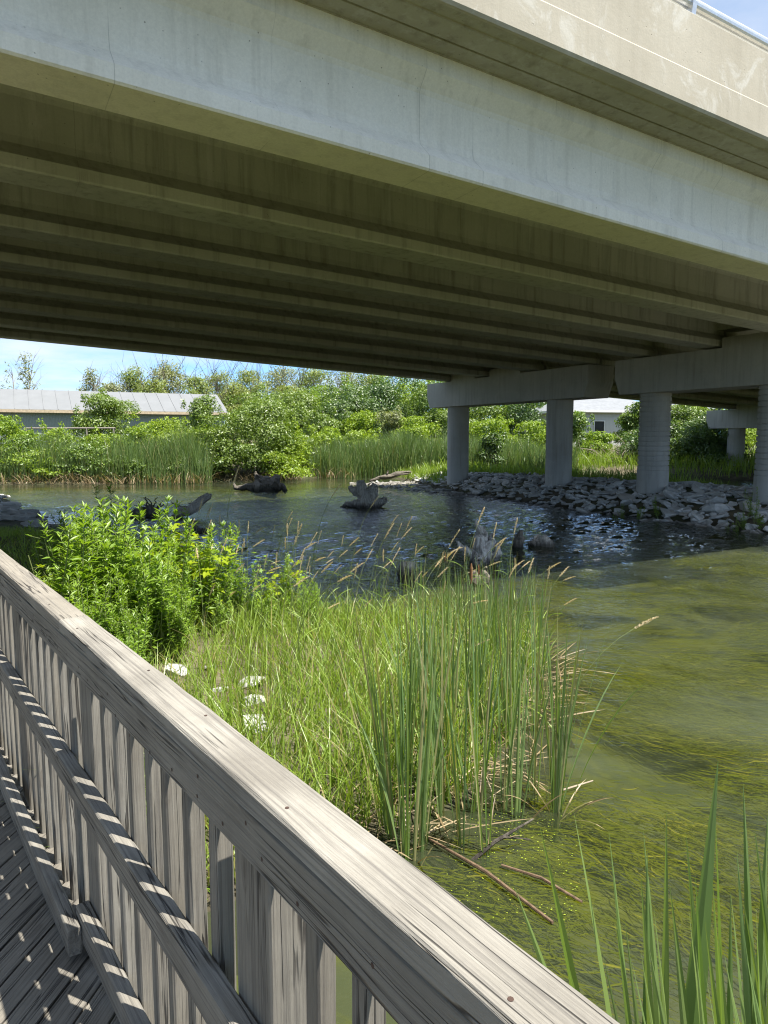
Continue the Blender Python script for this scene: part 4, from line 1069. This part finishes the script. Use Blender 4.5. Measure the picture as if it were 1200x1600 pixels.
# near grass, one uncountable sward
gb = MB()
P = land_points(27000, -9, 1.8, 2.6, 14, .02)
k = np.exp(-((P[:, 0]+1.15)**2/.5+(P[:, 1]-5.6)**2/.8))          # trampled stony patch
keep = rng.random(len(P)) > k*.80; P = P[keep]; z = ground_z(P); m = len(P)
den = .5+.5*np.sin(P[:, 0]*2.3+1.1)*np.sin(P[:, 1]*1.7)
H = rng.uniform(.12, .46, m)*(.65+.5*den)*np.clip(1.25-.07*P[:, 1], .55, 1)
blades_bulk(gb, np.column_stack([P, z-.02]), H, rng.normal(scale=.42, size=(m, 2))*H[:, None], rng.uniform(.004, .011, m), np.where(rng.random(m) < .06, .97, np.clip(rng.normal(.45, .25, m), 0, .85)), 3, .5)
P = land_points(3600, -1.5, 1.75, 2.8, 9.0, .0); z = ground_z(P); m = len(P)
H = rng.uniform(.30, .75, m)*np.clip(1.25-.075*P[:, 1], .5, 1)
blades_bulk(gb, np.column_stack([P, z-.02]), H, rng.normal(scale=.30, size=(m, 2))*H[:, None], rng.uniform(.004, .009, m), np.where(rng.random(m) < .10, .97, np.clip(rng.normal(.4, .22, m), 0, .85)), 4, .5)
tag(gb.build('grass', M['grass']), 'fresh green grass growing over the near bank beside the railing', 'grass', kind='stuff')

# leafy weeds
def weed_proto(h, nl, L, W, mat, droop=.25, bushy=0):
    root = empty('weed', (0, 0, 0)); st = MB(); lf = MB(); W = W*1.3
    def shoot(b0, hh, ln, n):
        t = np.linspace(0, 1, 6)[:, None]
        P = b0 + t*np.array([ln[0], ln[1], hh]) + np.array([rng.normal()*.03, rng.normal()*.03, 0])*np.sin(t*3)
        st.tube(P, np.linspace(.006, .002, 6), 5, cap=False)
        f = rng.uniform(.12, 1, n)**.8; j = f*5; i0 = np.minimum(j.astype(int), 4)
        C = P[i0] + (P[i0+1]-P[i0])*(j-i0)[:, None]
        a = np.arange(n)*2.4+rng.normal(size=n)*.4
        A = np.stack([np.cos(a), np.sin(a), rng.uniform(-.1, .75, n)+.5*(f > .85)], 1)
        N = unit(np.stack([-np.cos(a)*.5, -np.sin(a)*.5, np.ones(n)], 1)+rng.normal(scale=.25, size=(n, 3)))
        s = (1.15-.75*f)*rng.uniform(.7, 1.25, n)+.15
        leaves(lf, C, A, N, L*s, W*s, np.clip(.35+.45*f+rng.normal(size=n)*.15, 0, 1))
    shoot(np.zeros(3), h, rng.normal(scale=.10, size=2), nl)
    for _ in range(bushy):
        a = rng.uniform(0, 6.28); shoot(np.array([0, 0, rng.uniform(.02, h*.3)]), h*rng.uniform(.45, .8), np.array([math.cos(a), math.sin(a)])*rng.uniform(.1, .32)*h, int(nl*.6))
    st.build('stem', M['weed_stem'], root); lf.build('foliage', mat, root)
    return root
def lobed(lf, C, a, s, tint, tilt):
    """broad five-lobed leaf"""
    k = 11; an = np.linspace(-2.6, 2.6, k); r = np.array([.45, .62, .40, .85, .55, 1.0, .55, .85, .40, .62, .45])*s
    ex = np.array([math.cos(a), math.sin(a), -.25]); ey = np.array([-math.sin(a), math.cos(a), 0]); ez = np.cross(ex, ey)
    ex = ex*math.cos(tilt)+ez*math.sin(tilt)
    V = C + (np.cos(an)*r)[:, None]*ex + (np.sin(an)*r)[:, None]*ey + (np.abs(np.sin(an))*r*.18)[:, None]*np.array([0, 0, 1])
    lf.add(np.vstack([C[None], V]), None, [(0, i+1, i+2) for i in range(k-1)], tint=tint)
def lobed_proto(h, n, s, mat):
    root = empty('broad_leaf_plant', (0, 0, 0)); st = MB(); lf = MB()
    for _ in range(5):
        a = rng.uniform(0, 6.28); t = np.linspace(0, 1, 6)[:, None]; hh = h*rng.uniform(.6, 1)
        P = t*np.array([math.cos(a)*.3*h, math.sin(a)*.3*h, hh]); P[:, 2] -= .1*h*P[:, 0]**2
        st.tube(P, np.linspace(.007, .003, 6), 5, cap=False)
        for j in range(n//5):
            f = rng.uniform(.25, 1); C = P[0]+(P[5]-P[0])*f+rng.normal(scale=.05, size=3); b = rng.uniform(0, 6.28)
            C2 = C+np.array([math.cos(b), math.sin(b), .3])*.07; st.tube([C, C2], .0022, 3, cap=False)
            lobed(lf, C2, b, s*rng.uniform(.55, 1.2), np.clip(rng.normal(.55, .22), 0, 1), rng.normal()*.4)
    st.build('stem', M['weed_stem'], root); lf.build('foliage', mat, root)
    return root
WP = [weed_proto(.95, 85, .105, .021, M['weed'], bushy=3), weed_proto(.8, 95, .075, .013, M['weed'], bushy=5), weed_proto(1.1, 80, .12, .026, M['weed'], bushy=2),
      weed_proto(.55, 80, .08, .017, M['weed'], bushy=5), weed_proto(.7, 110, .06, .009, M['weed'], bushy=6)]
LP = [lobed_proto(1.05, 85, .085, M['weed_lime']), lobed_proto(.8, 75, .07, M['weed_lime']), lobed_proto(.9, 70, .045, M['weed'])]
used = set()
def place(protos, k, p, rz, s, label, cat, group, tilt=.06):
    src = protos[k]; rot = (rng.normal()*tilt, rng.normal()*tilt, rz)
    if id(src) not in used:
        used.add(id(src)); src.location = p; src.rotation_euler = rot; src.scale = (s, s, s); tag(src, label, cat, group); return src
    return copy_tree(src, p, 0, s, label, group, rot)
WL = ['tall leafy green weed with narrow leaves in the thicket beside the railing', 'bushy fine-leaved green weed in the thicket beside the railing', 'tall broad-bladed green weed in the thicket beside the railing',
      'low bushy green weed at the foot of the thicket', 'feathery light green weed at the edge of the thicket']
def pxg(px, py, z=.25):
    p = on_water(px, py, z); p[2] = gz1(p); return p
cnt = 0
while cnt < 200:
    P = land_points(1, -6.2, -.6, 4.6, 11.0, .15, amin=.85)[0]
    if P[0] > -1.5 and rng.random() < .7: continue
    if P@BN[:2] > 7.35 and rng.random() < .93: continue
    if abs(P[0]+1.15) < .6 and abs(P[1]-5.5) < 1.0: continue
    if P[0]/P[1] < -.505: continue
    nearR = P@RR[:2] < 1.5
    kk = int(rng.choice([3, 4])) if (nearR and rng.random() < .6) else int(rng.integers(0, 5))
    s = rng.uniform(.8, 1.2)*(.58 if P[0] > -1.6 else .9 if P[0] > -2.2 else 1.08)
    place(WP, kk, (P[0], P[1], gz1(P)-.02), rng.uniform(0, 6.28), s, WL[kk], 'weed', 'green weeds beside the railing'); cnt += 1
LL = ['lime green plant with broad lobed leaves standing above the weeds', 'smaller lime green plant with lobed leaves among the weeds', 'green plant with small lobed leaves among the weeds']
for px, py, Y, kk, s in [(262, 850, 6.9, 0, 1.05), (285, 830, 7.0, 0, 1.1), (240, 835, 6.9, 0, 1.1), (120, 900, 6.9, 1, 1.0), (110, 880, 6.6, 1, .9), (215, 880, 7.3, 1, 1.0), (150, 830, 6.7, 2, 1.25), (185, 820, 6.8, 2, 1.2),
                       (100, 840, 6.4, 2, 1.2), (430, 930, 7.4, 1, .9), (405, 950, 7.4, 1, .7), (300, 870, 7.0, 1, 1.2), (255, 905, 7.0, 1, .8), (170, 800, 6.8, 2, 1.3), (390, 930, 7.2, 2, .9), (130, 810, 6.6, 2, 1.25), (205, 800, 6.9, 2, 1.3), (80, 850, 6.2, 1, 1.2), (275, 850, 6.8, 0, 1.0), (225, 815, 6.8, 1, 1.4), (300, 845, 6.9, 0, 1.0), (250, 880, 6.6, 0, .85)]:
    q = at(px, py, Y); place(LP, kk, (q[0], q[1], gz1(q)-.02), rng.uniform(0, 6.28), s, LL[kk], 'plant', 'broad-leaved plants among the weeds')

# cattails
def cattail_proto(h, n, w0=.0115, spread=.22, dead=1, spike=False):
    root = empty('cattail', (0, 0, 0)); b = MB(); dm = MB()
    for i in range(n):
        a = rng.uniform(0, 6.28); hh = h*rng.uniform(.6, 1.0); r = rng.uniform(.03, spread)*hh
        base = np.array([math.cos(a)*.018, math.sin(a)*.018, -.15]); tip = np.array([math.cos(a)*r, math.sin(a)*r, hh])
        bend = np.array([-math.cos(a)*r*.25, -math.sin(a)*r*.25, hh*.03])
        if rng.random() < .2: tip[:2] *= 2.2; tip[2] *= .82; bend[2] += hh*.16
        blade(b, base, tip, bend, w0*rng.uniform(.8, 1.2), (.97 if rng.random() < .13 else rng.random()*.85), 8, 0, rng.normal()*.8, a+math.pi/2+rng.normal()*.5)
    b.build('leaf_fan', M['cattail'], root)
    for i in range(dead):
        a = rng.uniform(0, 6.28); L = h*rng.uniform(.18, .36); blade(dm, (0, 0, -.1), (math.cos(a)*L, math.sin(a)*L, .03+rng.random()*.25), (0, 0, L*.3), w0*.8, rng.random(), 6)
    if dead: dm.build('dead_leaf', M['straw'], root)
    if spike:
        s = MB(); q = np.array([.02, .015, 0]); s.tube([q*0, q+np.array([0, 0, h*.45]), q*1.5+np.array([0, 0, h*.86])], [.006, .005, .004], 6)
        st = s.build('stalk', M['weed_stem'], root)
        MB().tube([q*1.5+np.array([0, 0, h*(.84+.03*k)]) for k in range(5)], [.006, .011, .0115, .011, .004], 8).build('seed_spike', M['cattail_spike'], root)
    return root
CP = [cattail_proto(1.45, 9), cattail_proto(1.3, 7, spread=.28), cattail_proto(1.55, 8, .0135, .16, 2), cattail_proto(1.15, 8, .010, .3, 3), cattail_proto(1.35, 7, .011, .2, 2, True), cattail_proto(1.25, 11, .011, .2, 3)]
CL = ['cattail with a fan of long upright green leaves in the near stand', 'loosely spreading green cattail in the near stand', 'tallest straight cattail of the near stand', 'short spreading cattail with dead leaves in the near stand', 'cattail carrying a brown seed spike in the near stand', 'dense cattail tuft in the near stand']
spots = [(640, 1345, 2), (655, 1325, 0), (632, 1330, 2), (722, 1318, 0), (756, 1335, 1), (862, 1262, 5), (872, 1255, 5), (868, 1268, 0), (806, 1275, 1), (785, 1262, 0), (600, 1300, 1), (615, 1310, 0), (690, 1280, 0), (745, 1268, 2), (835, 1235, 1),
         (660, 1250, 2), (705, 1235, 0)]
for px, py, kk in spots:
    p = on_water(px, py); place(CP, kk, (p[0], p[1], max(gz1(p), -.05)), rng.uniform(0, 6.28), rng.uniform(.85, 1.03), CL[kk], 'cattail', 'cattails of the near stand', .04)
c = 0
while c < 60:
    P = land_points(1, -.3, 1.9, 3.7, 8.9, -.15, .75, amin=1.0)[0]
    if P[0] < .1 and P[1] > 4.0 and rng.random() < .75: continue
    kk = int(rng.choice([0, 1, 2, 3, 5])) if c > 2 else 4; place(CP, kk, (P[0], P[1], max(gz1(P), -.05)), rng.uniform(0, 6.28), rng.uniform(.82, 1.08)*float(np.clip(1.36-.105*P[1], .5, 1)), CL[kk], 'cattail', 'cattails of the near stand', .06); c += 1

# grass stalks with seed heads
def seed_proto(h, lean, head):
    root = empty('grass_stalk', (0, 0, 0)); st = MB(); hd = MB(); lf = MB()
    t = np.linspace(0, 1, 10)[:, None]; P = np.concatenate([lean*t**2.2, 0*t, h*(t-.12*t**4)], 1)
    st.tube(P, np.linspace(.0040, .0018, 10), 4, cap=False)
    T = unit((P[9]-P[8])[None])[0]; n = 190; f = rng.random(n); C = P[9]+T*(f[:, None]-.15)*head
    C[:, 2] -= .12*head*f**2
    a = rng.uniform(0, 6.28, n); prof = np.sin(np.clip(f*.93+.07, 0, 1)*np.pi)**.7*.0075
    C += np.stack([np.zeros(n), np.cos(a)*prof, np.sin(a)*prof], 1)
    A = unit(T[None]+rng.normal(scale=.30, size=(n, 3))); leaves(hd, C, A, rng.normal(size=(n, 3)), .014, .0045, rng.random(n))
    for i in range(2):
        k = rng.integers(2, 6); a = rng.uniform(0, 6.28); L = rng.uniform(.18, .34)
        lf = MB(); blade(lf, P[k], P[k]+np.array([math.cos(a)*L, math.sin(a)*L, L*.35]), (0, 0, L*.25), .008, rng.random()*.8, 5); lf.build('blade', M['grass'], root)
    st.build('stem', M['weed_stem'], root); hd.build('seed_head', M['seed'], root)
    return root
GP_ = [seed_proto(1.35, .22, .19), seed_proto(1.2, .35, .17), seed_proto(1.5, .15, .22), seed_proto(1.1, .5, .17), seed_proto(1.3, .05, .16)]
GL = ['tan seed-headed grass stalk leaning gently right', 'tan seed-headed grass stalk leaning well over', 'tallest tan seed-headed grass stalk, nearly upright', 'arching tan seed-headed grass stalk', 'straight tan seed-headed grass stalk']
c = 0
while c < 120:
    P = land_points(1, -3.0, 1.45, 5.2, 8.6, .02, 2.4, amin=1.2)[0]
    kk = int(rng.integers(0, 5)); place(GP_, kk, (P[0], P[1], gz1(P)-.03), rng.normal()*.6-.1, rng.uniform(.62, .92), GL[kk]+' at the back of the near bank', 'grass', 'seed-headed grass stalks', .10); c += 1
for px, ptop, Y, kk in [(365, 718, 8.2, 2), (448, 790, 8.0, 0), (500, 765, 8.4, 0), (515, 850, 7.2, 1), (640, 840, 7.0, 1), (600, 810, 8.0, 0), (430, 810, 8.2, 4), (560, 790, 8.4, 0), (700, 980, 4.6, 3), (910, 985, 4.1, 3), (865, 880, 6.0, 1), (470, 830, 7.8, 4)]:
    q = at(px, ptop, Y); g = gz1(q); hh = {0: 1.35, 1: 1.2, 2: 1.5, 3: 1.1, 4: 1.3}[kk]
    place(GP_, kk, (q[0]-.15, q[1], max(g, 0)-.03), rng.normal()*.3, max(.5, (q[2]-g)/hh), GL[kk]+' at the back of the near bank', 'grass', 'seed-headed grass stalks', .03)

# foreground cattail leaves below the railing, bottom right
def front_plant(bx, by, blades_, label):
    root = empty('cattail', (bx, by, 0), 0, label, 'cattail', 'foreground cattails by the railing')
    for k, (px, py, Y, w0) in enumerate(blades_):
        tip = at(px, py, Y)-np.array([bx, by, 0]); b = MB()
        base = np.array([rng.normal()*.02, rng.normal()*.02, -.3])
        bd = np.array([-tip[0]*.10, -tip[1]*.10, .05])+rng.normal(scale=.012, size=3)
        blade(b, base, tip, bd, w0*1.55, .25+rng.random()*.6, 12, 0, rng.normal()*.5, rng.normal()*.45, .02)
        b.build('leaf', M['cattail'], root)
    return root
front_plant(.66, 1.42, [(895, 1268, 1.30, .024), (842, 1290, 1.38, .017), (803, 1388, 1.30, .017), (868, 1440, 1.25, .012)], 'foreground cattail nearest the cap board, broad leaf leaning left')
front_plant(.62, 1.22, [(1000, 1370, 1.18, .013), (960, 1435, 1.16, .012), (950, 1300, 1.30, .010), (1004, 1300, 1.35, .012)], 'foreground cattail with slim pointed leaves, left of the broad diagonal one')
front_plant(.56, 1.28, [(1121, 1190, 1.22, .026), (1040, 1270, 1.30, .012), (1010, 1330, 1.25, .014)], 'foreground cattail with the broadest leaf leaning right')
front_plant(.74, 1.28, [(1116, 1268, 1.30, .016), (1085, 1370, 1.2, .013), (1070, 1300, 1.35, .011), (1140, 1400, 1.2, .012)], 'foreground cattail with an upright leaf pair beside the broadest leaf')
front_plant(.86, 1.35, [(1160, 1226, 1.35, .015), (1198, 1275, 1.30, .020), (1150, 1330, 1.32, .015), (1215, 1340, 1.3, .016)], 'foreground cattail at the right edge with crossing leaves')
front_plant(.78, 1.15, [(1140, 1395, 1.12, .016), (1100, 1440, 1.1, .013), (1180, 1420, 1.12, .016), (1200, 1380, 1.15, .015)], 'foreground cattail clump low at the right edge')
front_plant(.66, 1.08, [(1050, 1440, 1.05, .014), (1010, 1470, 1.05, .012), (1085, 1480, 1.05, .014), (1122, 1465, 1.05, .014), (985, 1500, 1.05, .010)], 'lowest foreground cattail clump at the bottom edge')
front_plant(.90, 1.12, [(1165, 1500, 1.1, .014), (1190, 1470, 1.1, .016), (1135, 1520, 1.1, .012), (1210, 1450, 1.1, .014)], 'foreground cattail clump in the bottom right corner')

front_plant(.98, 1.30, [(1178, 1300, 1.3, .015), (1205, 1330, 1.3, .014), (1230, 1300, 1.32, .018), (1160, 1410, 1.28, .012)], 'foreground cattail outermost at the right edge, behind the crossing leaves')
front_plant(.70, 1.16, [(1045, 1385, 1.16, .012), (1075, 1425, 1.14, .015), (1112, 1380, 1.16, .013), (1020, 1420, 1.15, .010)], 'foreground cattail with thin leaves between the broad leaf and the bottom edge')
front_plant(.82, 1.05, [(1130, 1490, 1.03, .014), (1160, 1455, 1.03, .015), (1195, 1520, 1.02, .014), (1100, 1520, 1.02, .012)], 'foreground cattail cut by the bottom edge, near the right corner')
front_plant(.60, 1.10, [(975, 1440, 1.12, .010), (1000, 1490, 1.08, .011), (940, 1490, 1.08, .009)], 'smallest foreground cattail beside the end of the cap board')
# dead stalks, floating debris, duckweed and algae
lt = MB()
for i in range(520):
    P = land_points(1, -.4, 1.7, 3.1, 7.6, -.22, .45, amin=1.0)[0]; a = rng.uniform(0, 6.28); L = rng.uniform(.12, .45)
    z0 = max(gz1(P), 0)+.02; blade(lt, (P[0], P[1], z0), (P[0]+math.cos(a)*L, P[1]+math.sin(a)*L, max(0.015, z0+rng.uniform(-.05, .25)*L)), (0, 0, L*.04), rng.uniform(.004, .010), rng.random(), 4)
tag(lt.build('dead_stalks', M['straw']), 'tangled dead straw-coloured stalks at the foot of the near cattails', 'dead stalks', kind='stuff')
for a, b, r, lab in [((668, 1310), (862, 1442), .010, 'long reddish dead stalk floating below the near cattails'), ((782, 1352), (908, 1410), .009, 'shorter reddish dead stalk floating right of the long one')]:
    A, B = on_water(*a, .015), on_water(*b, .012); b_ = MB(); b_.tube([A, (A+B)/2+np.array([.01, .02, .01]), B], [r*.6, r, r*.7], 7, wob=.1)
    o = b_.build('floating_stalk', plain('wet_red_stalk', (.13, .085, .05), .6, 0, .45, 40), loc=A); tag(o, lab, 'dead stalk')
A, B = on_water(872, 1242), on_water(925, 1228); b_ = MB(); b_.tube([A+np.array([0, 0, .02]), B+np.array([0, 0, .03])], [.006, .004], 6); o = b_.build('broken_stalk', plain('bleached_stalk', (.34, .28, .2), .8), loc=A); tag(o, 'short bleached broken stalk lying against the cattail tuft in the water', 'dead stalk')
b_ = MB(); A = on_water(742, 1343); b_.tube([A+np.array([-.03, 0, -.02]), A+np.array([.10, .05, .06]), A+np.array([.30, .1, .15])], [.012, .010, .004], 6); b_.tube([A+np.array([.14, .06, .08]), A+np.array([.27, .02, .09])], [.006, .003], 5)
o = b_.build('dead_twig', M['drift_dark'], loc=A); tag(o, 'dark forked dead twig sticking out of the water below the cattails', 'twig')
dw = MB()
n = 900
P = np.concatenate([on_water(800, 1285)[:2]+rng.normal(scale=(.14, .16), size=(260, 2)), np.array([on_water(x, y)[:2] for x, y in zip(rng.uniform(690, 900, 110), rng.uniform(1320, 1440, 110))])])
P = P[sdf(P, POND) < .02]; n = len(P); an = np.linspace(0, 2*np.pi, 7)[:-1]
r = rng.uniform(.0015, .0042, n)
V = np.stack([np.stack([P[:, 0]+np.cos(t)*r, P[:, 1]+np.sin(t)*r*.8, np.full(n, .004)], 1) for t in an], 1).reshape(-1, 3); i = np.arange(n)[:, None]*6
dw.add(V, np.concatenate([i+np.array([[0, 1, 2, 3]]), i+np.array([[0, 3, 4, 5]])]), tint=np.repeat(rng.random(n), 6))
tag(dw.build('duckweed', M['duckweed']), 'tiny yellow-green duckweed floating at the foot of the near cattails', 'duckweed', kind='stuff')
al = MB()
Q = rng.uniform([.1, 1.7], [13, 13.5], (5200, 2)); Q = Q[sdf(Q, POND) < -.12]
f1 = np.sin(Q[:, 0]*1.3+1.1*np.sin(Q[:, 1]*1.0))+np.sin(Q[:, 1]*2.3+1.4*np.sin(Q[:, 0]*.8+1))+.8*np.sin(Q[:, 0]*2.9+Q[:, 1]*2.6+1)+.5*np.sin(Q[:, 0]*5.1-Q[:, 1]*4.3)
keepw = 1/(1+np.exp(-(f1-.35)*3.5))*np.clip((np.hypot(Q[:, 0]-.9, Q[:, 1])-2.3)/2.2, .10, 1)*np.where(Q@BN[:2] > 8.6, .35, 1)
Q = Q[rng.random(len(Q)) < keepw]
cl = np.repeat(np.arange(len(Q)), rng.integers(30, 105, len(Q))); n = len(cl)
siz = rng.uniform(.10, .34, len(Q)); bang = -.35+.6*np.sin(Q[:, 0]*.9+Q[:, 1]*.7)+.55*np.sin(Q[:, 1]*1.7+.5)
off = rng.normal(size=(n, 2))*siz[cl][:, None]*np.array([.85, .38])
ca, sa = np.cos(bang[cl]), np.sin(bang[cl])
Pc = Q[cl]+np.column_stack([off[:, 0]*ca-off[:, 1]*sa, off[:, 0]*sa+off[:, 1]*ca])
ang = bang[cl]+off[:, 1]/siz[cl]*.5+rng.normal(scale=.22, size=n)
dvec = np.stack([np.cos(ang), np.sin(ang)], 1); pv = np.stack([-dvec[:, 1], dvec[:, 0]], 1)
L = rng.uniform(.06, .26, n); wv = rng.uniform(.002, .0085, n); cur = rng.normal(scale=.14, size=n)
zz_ = -np.abs(rng.normal(scale=.06, size=n))-.02-.05*rng.random(len(Q))[cl]
tn = np.clip(rng.normal(.42, .22, n)+rng.normal(scale=.16, size=len(Q))[cl], 0, 1)
Vs = []
for k, ww in ((0, .2), (.33, 1), (.66, .8), (1, .1)):
    c = Pc + dvec*(L*(k-.5))[:, None] + pv*((k-.5)**2*4*cur*L)[:, None]
    Vs += [np.column_stack([c+pv*(wv*ww*.5)[:, None], zz_]), np.column_stack([c-pv*(wv*ww*.5)[:, None], zz_-.002])]
V = np.stack(Vs, 1).reshape(-1, 3); i = np.arange(n)[:, None]*8
al.add(V, np.concatenate([i+np.array([[2*k, 2*k+1, 2*k+3, 2*k+2]]) for k in range(3)]), tint=np.repeat(tn, 8))
print('algae strands', n)
tag(al.build('algae', M['algae']), 'drifting strands of olive green algae just under the near water', 'algae', kind='stuff')
# weeds sprouting between the riprap rocks
for px, py, Y, s in [(975, 775, 17.6, .9), (1000, 772, 17.5, .8), (1030, 775, 17.2, .9), (965, 782, 17.4, .7), (1165, 785, 15.2, 1.0), (1180, 778, 15.4, 1.1), (1190, 790, 15.0, .8), (1155, 792, 15.1, .7), (1140, 790, 15.3, .5)]:
    q = at(px, py, Y); kk = int(rng.choice([1, 3, 4])); place(WP, kk, (q[0], q[1], gz1(q)), rng.uniform(0, 6.28), s*.95, 'small green weed sprouting between the riprap rocks near the ribbed columns', 'weed', 'weeds between the riprap rocks')
